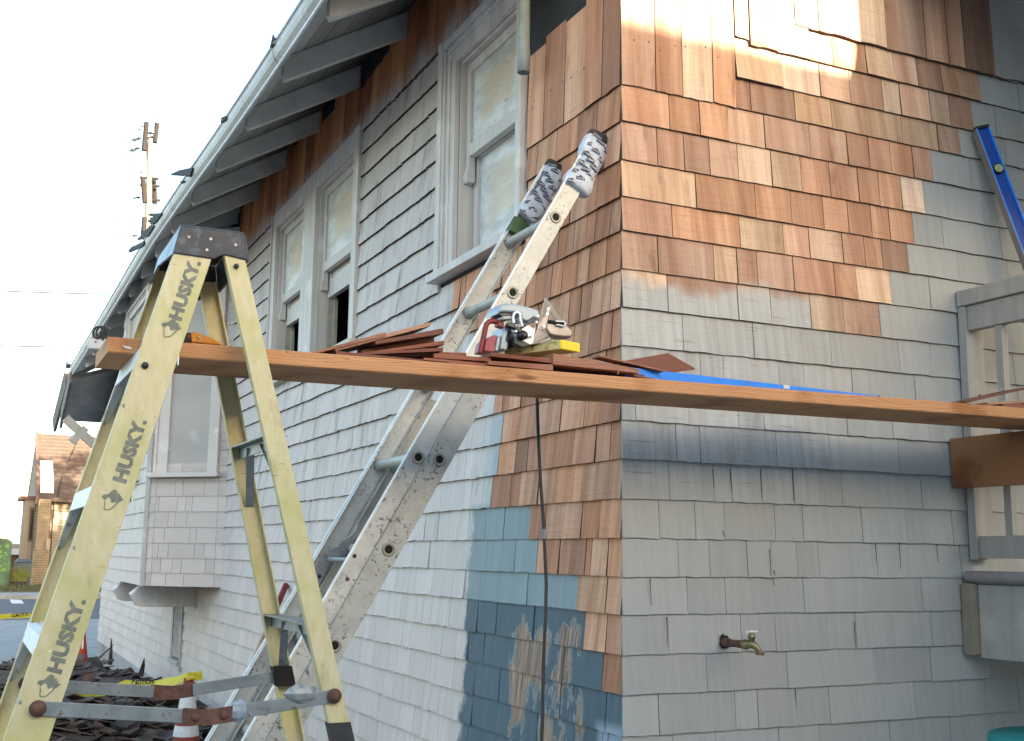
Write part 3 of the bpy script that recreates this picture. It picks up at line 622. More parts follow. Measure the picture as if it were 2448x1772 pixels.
def window(org, d, n, a0, a1, h0, h1, hm, cas, label=None, near=True, raised=0., moulded=False, horn=True, name='window'):
    """a0..a1 opening, cas=(near casing, far casing, head)"""
    T = frame_pts(org, d, n); m = MB()
    if cas[0]: fbox(m, T, a0-cas[0], a0, -.002, .032, h0-.02, h1+cas[2])
    if cas[1]:
        fbox(m, T, a1, a1+cas[1], -.002, .022, h0-.02, h1+cas[2])
        if moulded:
            fbox(m, T, a1+cas[1]*.72, a1+cas[1]+.004, .022, .042, h0-.02, h1+cas[2]+.004); fbox(m, T, a1+cas[1]*.60, a1+cas[1]*.70, .022, .034, h0-.02, h1+cas[2]-.02); fbox(m, T, a1+cas[1]*.28, a1+cas[1]*.36, .022, .029, h0-.02, h1+.03)
        else: fbox(m, T, a1+cas[1]-.022, a1+cas[1], .022, .034, h0-.02, h1+cas[2])
    if cas[2]:
        fbox(m, T, a0+.0005, a1-.0005, -.002, .024, h1, h1+cas[2]-.001)
        if moulded: fbox(m, T, a0, a1+cas[1]*.7, .024, .038, h1+cas[2]*.7, h1+cas[2]-.002); fbox(m, T, a0, a1+cas[1]*.5, .024, .031, h1+cas[2]*.45, h1+cas[2]*.55)
    # jamb returns
    dp = .13
    fbox(m, T, a1-.016, a1, -dp, -.003, h0, h1); fbox(m, T, a0, a0+.016, -dp, -.003, h0, h1); fbox(m, T, a0+.016, a1-.016, -dp, -.003, h1-.016, h1)
    win = m.build(name, M['trimL'], house, .0015)
    if label: tag(win, label)
    m = MB(); fbox(m, T, a0-(cas[0] or 0)-.03, a1+(cas[1] or 0)+.04, -.09, .065, h0-.045, h0-.008); m.build('sill', M['trimL'], win, .003)
    b0, b1 = a0+.018, a1-.018
    s1 = sash(T, win, b0, b1, -.028, hm, h1-.018, bot=.06)
    if horn:
        m = MB()
        for q in ((b1-.04, b1),):
            prof = [(0, 0), (0, -.035), (-.006, -.06), (-.018, -.075), (-.018, -.10), (-.012, -.115), (.03, -.115), (.03, 0)]
            vs = [(-.026+(-.0 if True else 0)-u_*-1*1 if False else -.028+u_*-1*0, 0) for u_, w_ in prof]
            A = [T(q[0], -.028+.0-max(0, 0)-(.0)+(-u_ if u_ > 0 else -u_*.5)*1., hm+w_) for u_, w_ in prof]; B = [T(q[1], -.028+(-u_ if u_ > 0 else -u_*.5), hm+w_) for u_, w_ in prof]
            m.loft(A, B)
        m.build('horn', M['trimL'], win)
    lo = h0+raised
    if raised:
        sash(T, win, b0+.01, b1-.01, -.068, lo, hm+.09, bot=.115, pane=True, top=.04)
        m = MB(); fbox(m, T, b1-.022, b1-.002, -.125, -.07, h0, lo); fbox(m, T, b1-.045, b1-.022, -.125, -.105, h0, lo); m.build('jamb_liner', M['cream'], win)
    else: sash(T, win, b0+.004, b1-.004, -.068, h0, hm+.045, bot=.075)
    return win, T
Yd = Vector((0, 1, 0)); OutL = Vector((-1, 0, 0)); O0 = Vector((XW, 0, 0))
w1m = P(1119.4, 367, x=XW+.03).z-.02
window(O0, Yd, OutL, w1y0, w1y1, w1z0, w1z1, w1m, (.045, .165, .135), 'tall sash window nearest the corner with moulded casing and papered panes', moulded=True)
for i, (a, b) in enumerate(w2):
    window(O0, Yd, OutL, a, b, w2z0, w2z1, P(769.6, 654, x=XW+.03).z, (.085 if i == 0 else 0, .115 if i == 1 else 0, .115), ('right' if i == 0 else 'left')+' window of the pair, lower sash raised on a dark opening', raised=.40)
box('mullion', (XW-.026, w2[0][1]+.001, w2z0-.02), (XW+.05, w2[1][0]-.001, w2z1+.113), M['trimL'], house, .002)
window(JB.copy(), dB, nB, bw0+.10, bw1-.10, bwz0, bwz1, z(1.30), (.09, .12, .10), 'bay window facing the camera with papered panes')
window(Vector((BX, 0, 0)), Yd, OutL, 10.35, 11.5, bwz0, z(2.2), z(1.3), (.12, .12, .10), 'bay window facing the yard', moulded=True)
# small hinged vent with lattice
m = MB(); m.box((XW-.02, vy1, vz0-.04), (XW+.06, vy1+.09, vz1+.1)); m.box((XW-.03, vy0-.035, vz0-.10), (XW-.006, vy0, vz1+.1)); m.box((XW-.05, vy0-.02, vz0-.05), (XW+.06, vy1+.06, vz0-.015)); vent = m.build('vent', M['trim'], house, .002)
for k in range(15):
    a = vy0+k*(vy1-vy0)/9-.10
    mm = MB(); s0 = Vector((XW-.006, a, vz0)); s1 = Vector((XW-.006, a+.22, vz1))
    t0 = max(0, (vy0-a)/.22); t1 = min(1, (vy1-a)/.22)
    if t1 > t0+.05:
        A = s0.lerp(s1, t0); B = s0.lerp(s1, t1); mm.obox((A+B)/2, (.004, 0, 0), (B-A)/2, (0, .007, -.003)); mm.build('slat', M['trimL'], vent)
# ---- eave: rafters, decking, gutter
def bow(y): return .12*math.sin(math.pi*(y-3.2)/12.3) if 3.2 < y < 15.5 else 0.
def gz(y): return z(float(np.interp(y, (2.3, 4.6, 5.4, 6.26, 7.56, 9.0, 10.4, 12.5, 16.2), (2.355, 2.358, 2.366, 2.383, 2.43, 2.462, 2.445, 2.415, 2.385))))
PT = .605
def deck_z(x, y): return z(2.322)+(x-1.25)*PT+bow(y)
ysr = [P(1990/2.52, 0, x=1.25).y, P(1715/2.52, 340/2.52, x=1.25).y, P(1495/2.52, 668/2.52, x=1.25).y, P(1312/2.52, 928/2.52, x=1.25).y, P(1165/2.52, 1130/2.52, x=1.25).y, P(1045/2.52, 1305/2.52, x=1.25).y]
while ysr[-1] < 14.9: ysr.append(ysr[-1]+.80)
ysr = [ysr[0]-.82]+ysr
def rafter(y):
    dt = deck_z(1.25, y); xr = 1.25
    prof = [(xr, dt-.004), (xr-.002, dt-.100), (xr+.012, dt-.118), (XW+.02, dt-.118+(XW+.02-xr)*PT-.02), (XW+.02, dt+(XW+.02-xr)*PT-.004)]
    return MB().prism([(a, y, b) for a, b in prof], (0, .048, 0))
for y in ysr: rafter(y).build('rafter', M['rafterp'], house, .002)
for y0, y1 in zip([2.4]+[3+i for i in range(13)], [3+i for i in range(13)]+[16.9]):
    m = MB()
    for (xa, xb, nm) in ((1.195, 1.335, 0),):
        m.loft([(xa, y0, deck_z(xa, y0)), (xb, y0, deck_z(xb, y0)), (xb, y0, deck_z(xb, y0)+.02), (xa, y0, deck_z(xa, y0)+.02)], [(xa, y1, deck_z(xa, y1)), (xb, y1, deck_z(xb, y1)), (xb, y1, deck_z(xb, y1)+.02), (xa, y1, deck_z(xa, y1)+.02)])
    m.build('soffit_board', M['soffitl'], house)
    for k in range(6):
        xa = 1.338+k*.1; xb = xa+.096; m = MB(); dz = .0
        m.loft([(xa, y0, deck_z(xa, y0)+dz), (xb, y0, deck_z(xb, y0)+dz), (xb, y0, deck_z(xb, y0)+.02), (xa, y0, deck_z(xa, y0)+.02)], [(xa, y1, deck_z(xa, y1)+dz), (xb, y1, deck_z(xb, y1)+dz), (xb, y1, deck_z(xb, y1)+.02), (xa, y1, deck_z(xa, y1)+.02)])
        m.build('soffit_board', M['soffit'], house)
# gutter: moulded fascia with rolled lip, bowed with the old roof
m = MB(); prof = [(1.205, -.10), (1.19, -.095), (1.165, -.068), (1.157, -.047), (1.157, -.012), (1.15, -.008), (1.15, .004), (1.163, .008), (1.205, .008)]
yy = [2.3+i*.45 for i in range(31)]; yy = [y for y in yy if y < 16.1]+[16.15]; ring = []
for y in yy: ring.append([(a, y, gz(y)-.004+b*1.0) for a, b in prof])
n_ = len(prof); m.add([v for r_ in ring for v in r_], [(i*n_+k, i*n_+(k+1) % n_, (i+1)*n_+(k+1) % n_, (i+1)*n_+k) for i in range(len(ring)-1) for k in range(n_)]); m.build('gutter', M['gutter'], house)
m = MB(); ring = [[(1.19, y, gz(y)-.106), (1.183, y, gz(y)-.102), (1.183, y, gz(y)-.087), (1.195, y, gz(y)-.085)] for y in yy]
m.add([v for r_ in ring for v in r_], [(i*4+k, i*4+(k+1) % 4, (i+1)*4+(k+1) % 4, (i+1)*4+k) for i in range(len(ring)-1) for k in range(4)])
m.build('gutter_bead', M['aluw'], house)
for y in (P(650, 115, x=1.15).y, P(405, 480, x=1.15).y):
    MB().loft([(a-.0012, y, gz(y)-.004+b) for a, b in prof], [(a-.0012, y+.007, gz(y+.007)-.004+b) for a, b in prof]).build('gutter_joint', M['gutterd'], house)
# roof planes
m = MB(); r0 = []
for y in yy: r0.append([(1.20, y, deck_z(1.2, y)+.024), (9., y, z(2.32)+(9-1.25)*PT+.03), (9., y, z(2.32)+(9-1.25)*PT+.08), (1.17, y, gz(y)+.002)])
m.add([v for r_ in r0 for v in r_], [(i*4+k, i*4+(k+1) % 4, (i+1)*4+(k+1) % 4, (i+1)*4+k) for i in range(len(r0)-1) for k in range(4)]+[(0, 1, 2, 3), (len(r0)*4-4, len(r0)*4-3, len(r0)*4-2, len(r0)*4-1)])
m.prism([(9., 2.3, z(7.03)), (17., 2.3, z(2.3)), (17., 2.3, z(2.35)), (9., 2.3, z(7.1))], (0, 15.3, 0))
m.build('roof', M['roof'], house)
# lower front roof, its raking fascia, panelled soffit and knee brace
m = MB(); A0, A1 = P(154, 886, x=1.14), P(125, 1004, x=1.14)
Lw = Vector((0, 0, -.27)); m.loft([A0, A0+Vector((.07, 0, 0)), A0+Vector((.07, 0, -.20)), A0+Vector((.03, 0, -.22))], [A1, A1+Vector((.07, 0, 0)), A1+Vector((.07, 0, -.17)), A1+Vector((.03, 0, -.19))])
m.build('crown_moulding', M['gutterd'], house)
m = MB(); S0, S1 = P(166, 915, x=1.16), P(142, 1024, x=1.16); m.loft([S0, S0+Vector((.035, 0, 0)), S0+Vector((.035, 0, .2)), S0+Vector((0, 0, .2))], [S1, S1+Vector((.035, 0, 0)), S1+Vector((.035, 0, .28)), S1+Vector((0, 0, .28))]); m.build('rake_board', M['gutterd'], house)
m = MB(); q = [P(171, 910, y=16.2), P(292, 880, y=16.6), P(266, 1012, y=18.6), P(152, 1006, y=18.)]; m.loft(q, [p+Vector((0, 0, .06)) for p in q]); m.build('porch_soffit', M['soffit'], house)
m = MB(); m.box((1.12, 16.1, A0.z-.03), (1.4, 16.5, A0.z+.03)); m.build('gutter_end', M['gutterd'], house)
K0, K1 = P(156, 1000, y=16.3), P(226, 1064, y=16.3); m = MB(); dk = (K1-K0).normalized(); up = Vector((0, 1, 0)).cross(dk)
m.obox((K0+K1)/2, (K1-K0)/2, (0, .05, 0), up*.055); Km = P(188, 1040, y=16.3); m.obox(Km, dk*.05, (0, .051, 0), up*.13)
m.build('knee_brace', M['trim'], house, .004)
# cable and lamp at the eave
lo = P(590/3.285+50+0, 600+615/3.285, x=1.2)
# downspout
ds = MB(); dc = P(1252, 174, x=1.80); R0 = .0245
n = 20; ringa = lambda zz, r: [(dc.x+r*math.cos(2*math.pi*k/n), dc.y+r*math.sin(2*math.pi*k/n), zz) for k in range(n)]
vs = ringa(dc.z, R0*1.02)+ringa(dc.z+.09, R0)+ringa(dc.z+.095, R0*.93)+ringa(z(2.75), R0*.93)+ringa(dc.z, R0*.86)+ringa(dc.z+.3, R0*.86)
fs = [(a*n+k, a*n+(k+1) % n, b*n+(k+1) % n, b*n+k) for a, b in ((0, 1), (1, 2), (2, 3), (4, 0), (5, 4)) for k in range(n)]
ds.add(vs, fs, True); ds.build('downspout', painted_trim('downspout paint', (.29, .33, .33)), house)
# ================================================================ faucet, cord
bib = thing('garden_tap', 'brass garden tap on a rusty pipe through a broken hole in grey shingles', 'tap', P(1722, 1540, y=YW-.012))
hole = [P(1680+a/12.6, 1480+b/12.6, y=YW-.0135) for a, b in ((520, 560), (560, 480), (610, 440), (640, 490), (740, 500), (800, 600), (830, 700), (830, 810), (760, 880), (580, 890), (520, 780), (485, 735), (530, 690))]
MB().prism(hole, (0, -.0015, 0)).build('hole', M['dark'], bib)
pc = P(1733, 1536, y=YW-.015); pe = P(1782, 1541, y=YW-.12)
MB().tube([pc, pc.lerp(pe, .25)], [.016, .014], 12).build('flange', M['rust'], bib)
MB().tube([pc, pc.lerp(pe, .3), pc.lerp(pe, .6), pe], [.0135, .0115, .0118, .0135], 12).build('pipe', M['rust'], bib)
b1 = P(1797, 1540, y=YW-.15)
MB().tube([pe-(b1-pe)*.2, pe+(b1-pe)*.25, pe+(b1-pe)*.3, b1], [.0165, .0165, .012, .0125], 6).tube([b1-(b1-pe)*.5, b1, b1+Vector((.012, -.006, -.008)), b1+Vector((.019, -.012, -.022)), b1+Vector((.021, -.013, -.030))], [.012, .0135, .011, .010, .0095], 12).tube([b1+Vector((.021, -.013, -.026)), b1+Vector((.021, -.013, -.033))], [.0135, .013], 12).tube([b1, b1+Vector((0, 0, .018)), b1+Vector((0, 0, .019)), b1+Vector((0, 0, .026)), b1+Vector((0, 0, .034))], [.009, .0105, .013, .011, .005], 8).build('tap_body', M['brass'], bib)
hb = b1+Vector((.001, 0, .037)); MB().tube([hb-Vector((.021, .002, 0)), hb-Vector((.013, 0, 0)), hb, hb+Vector((.012, 0, 0)), hb+Vector((.022, .002, 0))], [.0048, .0032, .0058, .0042, .005], 10).build('handle', M['chrome'], bib)
pts = [P(u, v, y=2.97) for u, v in ((1283, 905), (1284, 960), (1287, 1050), (1292, 1150), (1298, 1230), (1301, 1275), (1303, 1330), (1306, 1400), (1304, 1480), (1300, 1560), (1298, 1640), (1297, 1720), (1294, 1790))]; pts += [Vector((pts[-1].x, 2.97, .3)), Vector((pts[-1].x+.05, 2.9, .01)), Vector((pts[-1].x+.6, 2.6, .01))]
cord = MB().tube(pts, .0052, 8).build('hanging_cord', M['cable']); tag(cord, 'black power cord hanging down from the plank in front of the blue patch', 'cord')
MB().tube([P(1300, 1265, y=2.965), P(1301, 1288, y=2.965)], [.0075, .0078], 8).build('tape_wrap', M['steel'], cord)
# ================================================================ stepladder
ox, oy, zt, wt, fl, sf, sr = .4775, 2.7826, z(.7274), .1647, .0623, .2683, .2575
AF, WF, AR, WR = .0718, .085, -.0089, .0478
SL = thing('stepladder', 'yellow fibreglass stepladder with worn black top standing in front of the house', 'stepladder', (ox, oy, 0))
LP = lambda a, b, dz: Vector((ox-a, oy-b, zt-dz))
def fa(dz, e=0.): return AF+sf*dz-e*WF
def ra(dz, e=0.): return AR-sr*dz-e*WR
def bb(dz): return wt+fl*dz
def rail(front, side, d0, d1, mat, name='rail', fln=.026, t=.004):
    def ringp(dz):
        a0, a1 = (fa(dz), fa(dz, 1)) if front else (ra(dz), ra(dz, 1)); B = bb(dz)
        pl = [(a0, B), (a1, B), (a1, B-fln), (a1+t, B-fln), (a1+t, B-t), (a0-t, B-t), (a0-t, B-fln), (a0, B-fln)]
        return [LP(a, side*b, dz) for a, b in pl]
    o = MB().loft(ringp(d0), ringp(d1)).build(name, M[mat], SL, .0012); return o
rn = rail(1, 1, .03, zt-.02, 'yel'); rail(1, -1, .03, zt-.02, 'yel'); rr_ = rail(0, 1, .045, zt-.02, 'yel', fln=.022); rail(0, -1, .045, zt-.02, 'yel', fln=.022)
for fr, sd in ((1, 1), (1, -1), (0, 1), (0, -1)):
    dz = zt-.03; a = (fa(dz, .5) if fr else ra(dz, .5)); p = LP(a, sd*(bb(dz)-.01), dz); MB().obox(p-Vector((0, 0, .002)), (.05, 0, 0), (0, .022, 0), (0, 0, .028)).build('foot', M['black'], SL, .004)
# cap
m = MB()
for sd in (1, -1):
    pr = [(.078, 0), (-.067, 0), (-.076, -.062), (-.022, -.056), (-.010, -.062), (.0, -.069), (.092, -.066)]
    if sd < 0: pr = [(.078, 0), (-.067, 0), (-.076, -.07), (-.03, -.095), (-.01, -.10), (.06, -.10), (.092, -.068)]
    m.prism([LP(a, sd*(wt+.002), -h) for a, h in pr], Vector((0, -sd*.006, 0)))
m.box(LP(.078, wt+.001, .001), LP(-.067, -wt-.001, -.006))
cap = m.build('top_cap', M['black'], SL, .003)
m = MB(); m.loft([LP(.078, wt, 0), LP(.092, wt, .066), LP(.098, wt-.02, .070), LP(.1, 0, .058), LP(.098, -wt+.02, .07), LP(.092, -wt, .067), LP(.078, -wt, 0)][:7], [LP(.073, wt, 0), LP(.087, wt, .066), LP(.093, wt-.02, .070), LP(.095, 0, .058), LP(.093, -wt+.02, .07), LP(.087, -wt, .067), LP(.073, -wt, 0)])
m.build('cap_lip', M['bluew'], SL)
m = MB(); m.prism([LP(-.067, wt, .001), LP(-.076, wt, .062), LP(-.076, -wt, .07), LP(-.067, -wt, .001)], (.005, 0, 0)); m.build('cap_back', M['black'], SL)
def rivet(p, n, r, mat, parent=SL, name='rivet', h=.006):
    n = Vector(n).normalized(); MB().tube([Vector(p), Vector(p)+n*h*.45, Vector(p)+n*h*.85, Vector(p)+n*h], [r, r, r*.7, r*.25], 12).build(name, M[mat], parent)
for u, v in ((785, 355), (1057, 380), (1367, 453), (1010, 517)): rivet(P(300+u/5.2125, 500+v/5.2125, y=oy-wt-.0025), (0, -1, 0), .0072, 'rivetm')
rivet(P(300+1380/5.2125, 500+713/5.2125, y=oy-wt-.008), (0, -1, 0), .0058, 'dkmetal')
rivet(P(346.5, 874, y=oy-bb(.33)-.0005), (0, -1, 0), .0078, 'dkmetal', h=.009)
# lettering and dog head print on the near front rail
up = (LP(fa(0, .5), bb(0), 0)-LP(fa(1, .5), bb(1), 1)).normalized(); lf = Vector((-1, 0, 0)); nn = up.cross(lf).normalized()
def railpt(zr, e): dz = zt-z(zr); return LP(fa(dz, e), bb(dz), dz)+nn*.0006
for h0, h1 in ((.505, .648), (.138, .276), (-.252, -.105)):
    o = railpt(h0, .745); ln = (railpt(h1, .745)-o).length
    t = text('lettering', 'HUSKY.', M['ink'], rn, o, up, lf-up*.0, .037, bold=.06, thick=.0004)
    # scale to the measured length
    co = np.array([v.co[:] for v in t.data.vertices]); L0 = (co@np.array(up)).max()-(co@np.array(up)).min(); base = (co@np.array(up)).min(); k = ln/L0
    for v in t.data.vertices:
        q = Vector(v.co); s_ = q.dot(up); v.co = q+up*((s_-base)*(k-1))
dog = [(455, 1430), (475, 1410), (520, 1405), (555, 1370), (595, 1345), (600, 1370), (620, 1365), (620, 1395), (650, 1395), (645, 1420), (668, 1425), (655, 1445), (690, 1455), (660, 1480), (630, 1500), (610, 1530), (560, 1572), (540, 1582), (490, 1582), (480, 1545), (490, 1520), (482, 1490), (495, 1468), (455, 1440)]
inner = [(493, 1475), (520, 1442), (545, 1450), (560, 1500), (602, 1492), (618, 1482), (598, 1520), (556, 1562), (535, 1573), (498, 1573), (490, 1545), (500, 1520), (492, 1490)]
for zc in (.489, .104, -.272):
    o = railpt(zc, .58); uz = (Vector((0, 0, 1))-nn*nn.z).normalized()
    D_ = lambda a, b, e: o+Vector((1, 0, 0))*(a-572)*.00019+uz*(1462-b)*.00019+nn*e
    MB().prism([D_(a, b, .0) for a, b in dog], nn*.0004).build('dog_head_print', M['ink'], rn); MB().prism([D_(a, b, .0003) for a, b in inner], nn*.0005).build('dog_face_print', M['yel'], rn)
# steps
zs0 = .4364
k = 0
while z(zs0-.3048*k) > .15:
    zz = z(zs0-.3048*k); dz = zt-zz; a0 = fa(dz, -.02); a1 = fa(dz, 1); B = bb(dz)-.005; m = MB()
    m.loft([LP(a0, B, dz), LP(a1+.004, B, dz), LP(a1+.004, B, dz+.003), LP(a0, B, dz+.003)], [LP(a0, -B, dz), LP(a1+.004, -B, dz), LP(a1+.004, -B, dz+.003), LP(a0, -B, dz+.003)])
    m.loft([LP(a0, B, dz+.003), LP(a0-.003, B, dz+.003), LP(a0+.006, B, dz+.042), LP(a0+.009, B, dz+.042)], [LP(a0, -B, dz+.003), LP(a0-.003, -B, dz+.003), LP(a0+.006, -B, dz+.042), LP(a0+.009, -B, dz+.042)])
    m.loft([LP(a1+.004, B, dz+.003), LP(a1+.001, B, dz+.003), LP(a1+.001, B, dz+.03), LP(a1+.004, B, dz+.03)], [LP(a1+.004, -B, dz+.003), LP(a1+.001, -B, dz+.003), LP(a1+.001, -B, dz+.03), LP(a1+.004, -B, dz+.03)])
    for q in range(5): aa = a0-.012-q*.013; m.loft([LP(aa, B, dz), LP(aa-.003, B, dz), LP(aa-.003, B, dz-.002), LP(aa, B, dz-.002)], [LP(aa, -B, dz), LP(aa-.003, -B, dz), LP(aa-.003, -B, dz-.002), LP(aa, -B, dz-.002)])
    m.build('step', M['aluw'], SL)
    for sd in (1, -1):
        pA = LP(a0-.01, sd*(B-.055), dz+.02); pB = LP(fa(dz+.13, .08), sd*(bb(dz+.13)-.006), dz+.13); MB().obox((pA+pB)/2, (pB-pA)/2, (.009, 0, 0), (pB-pA).cross(Vector((1, 0, 0))).normalized()*.0012).build('step_brace', M['alu'], SL)
        rivet(LP(fa(dz+.13, .1), sd*(bb(dz+.13)-.004), dz+.13), (-1, 0, 0), .006, 'alud')
    k += 1
# rear horizontals
for zz in (z(.262), z(-.16), z(-.62), z(-1.05)):
    dz = zt-zz; B = bb(dz)-.004; a = ra(dz, .55); m = MB()
    m.loft([LP(a+.022, B, dz), LP(a-.028, B, dz), LP(a-.028, B, dz+.003), LP(a+.022, B, dz+.003)], [LP(a+.022, -B, dz), LP(a-.028, -B, dz), LP(a-.028, -B, dz+.003), LP(a+.022, -B, dz+.003)])
    m.loft([LP(a-.0, B, dz+.003), LP(a-.003, B, dz+.003), LP(a-.003, B, dz+.03), LP(a, B, dz+.03)], [LP(a, -B, dz+.003), LP(a-.003, -B, dz+.003), LP(a-.003, -B, dz+.03), LP(a, -B, dz+.03)])
    m.build('rear_bar', M['steel'], SL)
    for sd in (-1, 1):
        pA = LP(a-.002, sd*B*.35, dz+.012); d2 = dz+.15; pB = LP(ra(d2, .5), sd*(bb(d2)-.006), d2); MB().obox((pA+pB)/2, (pB-pA)/2, (.010, 0, 0), (pB-pA).cross(Vector((1, 0, 0))).normalized()*.0012).build('rear_brace', M['steel'], SL)
# spreaders
zsp = -.3158
for sd in (1, -1):
    dz = zt-z(zsp); b = bb(dz)+(.004 if sd > 0 else -.012); p0 = LP(fa(dz, .5), sd*b, dz); p1 = LP(ra(dz, .5), sd*b, dz)
    hg = p0.lerp(p1, .555)+Vector((0, 0, -.033)); yb = Vector((0, -.0025*sd, 0)); q0, q1 = hg+(p0-hg).normalized()*.055, hg+(p1-hg).normalized()*.055
    for A, Bq in ((p0, q0), (p1, q1)):
        d_ = (Bq-A).normalized(); upv = d_.cross(Vector((0, 1, 0))); MB().obox((A+Bq)/2, (Bq-A)/2+d_*.008, (0, .0022, 0), upv*.0145).build('spreader_bar', M['steel'], SL, .0012)
    pl = [q0, q1]; d_ = (q1-q0).normalized(); upv = Vector((0, 0, 1)); dn = .0165
    A = [q0-(p1-p0).normalized()*0+Vector((0, 0, dn)), hg+Vector((0, 0, dn)), q1+Vector((0, 0, dn)), q1-Vector((0, 0, dn)), hg-Vector((0, 0, dn)), q0-Vector((0, 0, dn))]
    MB().prism([a+yb*1.2 for a in A], yb*2).build('hinge_plate', M['rust'], SL)
    for c_ in (q0.lerp(hg, .45), q1.lerp(hg, .45)): rivet(c_+yb*3, (0, -sd, 0), .009, 'rust')
    for c_ in (p0, p1): MB().tube([c_+yb, c_+yb*2.2, c_+yb*2.3, c_+yb*3.2, c_+yb*3.3], [.0165, .0165, .0085, .008, .003], 16).build('pivot', M['rust'], SL)
dz = zt-z(zsp); p1 = LP(ra(dz, .5), bb(dz)+.006, dz); p0 = LP(fa(dz, .5), bb(dz)+.006, dz); hg = p0.lerp(p1, .555)+Vector((0, 0, -.033))
rt_ = random.Random(3)
def crumple(c, r, mat, name, parent, seed=1, n=14, flat=.5):
    rr = random.Random(seed); m = MB(); ring_ = []
    for i in range(5):
        th = math.pi*(i+.5)/5
        ring_.append([Vector((c[0]+r[0]*math.sin(th)*math.cos(2*math.pi*k/n)*rr.uniform(.7, 1.2), c[1]+r[1]*math.sin(th)*math.sin(2*math.pi*k/n)*rr.uniform(.7, 1.2), c[2]+r[2]*math.cos(th)*rr.uniform(.8, 1.15))) for k in range(n)])
    m.add([v for g in ring_ for v in g], [(i*n+k, i*n+(k+1) % n, (i+1)*n+(k+1) % n, (i+1)*n+k) for i in range(4) for k in range(n)]+[tuple(range(n)), tuple(range(4*n, 5*n))]); return m.build(name, M[mat], parent)
crumple(hg.lerp(p1, .22)+Vector((0, -.002, .004)), (.021, .008, .024), 'duct', 'duct_tape', SL, 5)
crumple(hg.lerp(p1, .72)+Vector((0, -.0, .018)), (.04, .010, .02), 'steel', 'putty_lump', SL, 8)
# black tape round the near rear rail, dark band on the far one
d0, d1 = .99, 1.30
def wrap(front, side, d0, d1, mat, name, g=.0015):
    def rg(dz):
        a0, a1 = (fa(dz), fa(dz, 1)) if front else (ra(dz), ra(dz, 1)); B = bb(dz); return [LP(a0+g, side*(B+g), dz), LP(a1-g, side*(B+g), dz), LP(a1-g, side*(B-.03), dz), LP(a0+g, side*(B-.03), dz)]
    MB().loft(rg(d0), rg(d1)).build(name, M[mat], SL)
zz = P(805, 1728, y=oy-bb(1.1)).z; wrap(0, 1, zt-zz, zt-zz+.32, 'tapeb', 'black_tape')
zz = P(683, 1600, y=oy+bb(1.)).z; wrap(0, -1, zt-zz-.01, zt-zz+.04, 'poled', 'rubber_band', .001)
# ================================================================ plank
def plY(x): return 2.69-.02*(x-.27)
def plZ(x): return z(.436)+.0055*(x-.27)
PW, PTK = .262, .0365
PX0, PX1 = .268, 3.75
nseg = 40; m = MB(); ring = []; rp = random.Random(4)
for i in range(nseg+1):
    x = PX0+(PX1-PX0)*i/nseg; e = rp.uniform(-.0012, .0012); y0, zb = plY(x)+e, plZ(x); c = .003
    ring.append([(x, y0+c, zb), (x, y0, zb+c), (x, y0+e, zb+PTK-c), (x, y0+c, zb+PTK), (x, y0+PW-c, zb+PTK), (x, y0+PW, zb+PTK-c), (x, y0+PW, zb+c), (x, y0+PW-c, zb)])
m.add([v for r_ in ring for v in r_], [(i*8+k, i*8+(k+1) % 8, (i+1)*8+(k+1) % 8, (i+1)*8+k) for i in range(nseg) for k in range(8)]+[tuple(range(8)), tuple(range(nseg*8, nseg*8+8))])
plank = m.build('plank', M['plank']); tag(plank, 'long orange wooden plank laid through the stepladder as a scaffold board', 'plank')
ptop = lambda x: plZ(x)+PTK
A = [P(100+a/3.478, 700+b/3.478, y=plY(.4)-.001) for a, b in ((662, 438), (725, 450), (712, 437), (745, 460), (752, 470), (700, 462))]
MB().prism(A, (0, -.0006, 0)).build('torn_label', M['white'], plank)
# ================================================================ extension ladder
YN, YF = 3.245, 3.60
EL_ = thing('extension_ladder', 'paint spattered aluminium extension ladder leaning against the new cedar shingles', 'extension ladder', (0, 3.42, 0))
H1 = P(1225, 700, x=None, y=YN); H3 = P(999, 1095, y=YN); du = (H1-H3).normalized(); dn_ = Vector((du.z, 0, -du.x))      # toward wall (+X)
Bh = P(925, 1314, y=YN)
off = (Bh-H3).dot(dn_)
rung = .3048*1.02
def erail(yc, side, s0, s1, c0, wd, mat, f=.022, t=.003, name='rail'):
    """channel; c0 = centre offset along dn_, web at y=yc, flanges toward inside"""
    ins = Vector((0, side, 0))
    def rg(s):
        o_ = H1+du*s; o_ = Vector((o_.x, yc, o_.z)); a, b = o_+dn_*(c0-wd/2), o_+dn_*(c0+wd/2)
        return [a, b, b+ins*f, b+ins*f-dn_*t, b+ins*t-dn_*t, a+ins*t+dn_*t, a+ins*f+dn_*t, a+ins*f]
    return MB().loft(rg(s0), rg(s1)).build(name, M[mat], EL_, .0008)
sb = -(H1.z)/du.z      # parameter where the rails meet the ground
ftop = .66
erail(YN, 1, -2.05, ftop, 0, .064, 'alup', name='fly_rail'); erail(YF, -1, -2.05, ftop, 0, .064, 'alup', name='fly_rail')
erail(YN-.014, 1, sb+.02, -.33, off, .072, 'alu', name='base_rail'); erail(YF+.014, -1, sb+.02, -.33, off, .072, 'alu', name='base_rail')
for yy_, sd in ((YN, 1), (YF, -1)):      # bright front lips
    o_ = H1; a = Vector((o_.x, yy_-sd*.0015, o_.z))+dn_*(-.0335); MB().obox(a+du*(-.695), du*1.352, dn_*.0025, (0, .004, 0)).build('rail_lip', M['aluw'], EL_)
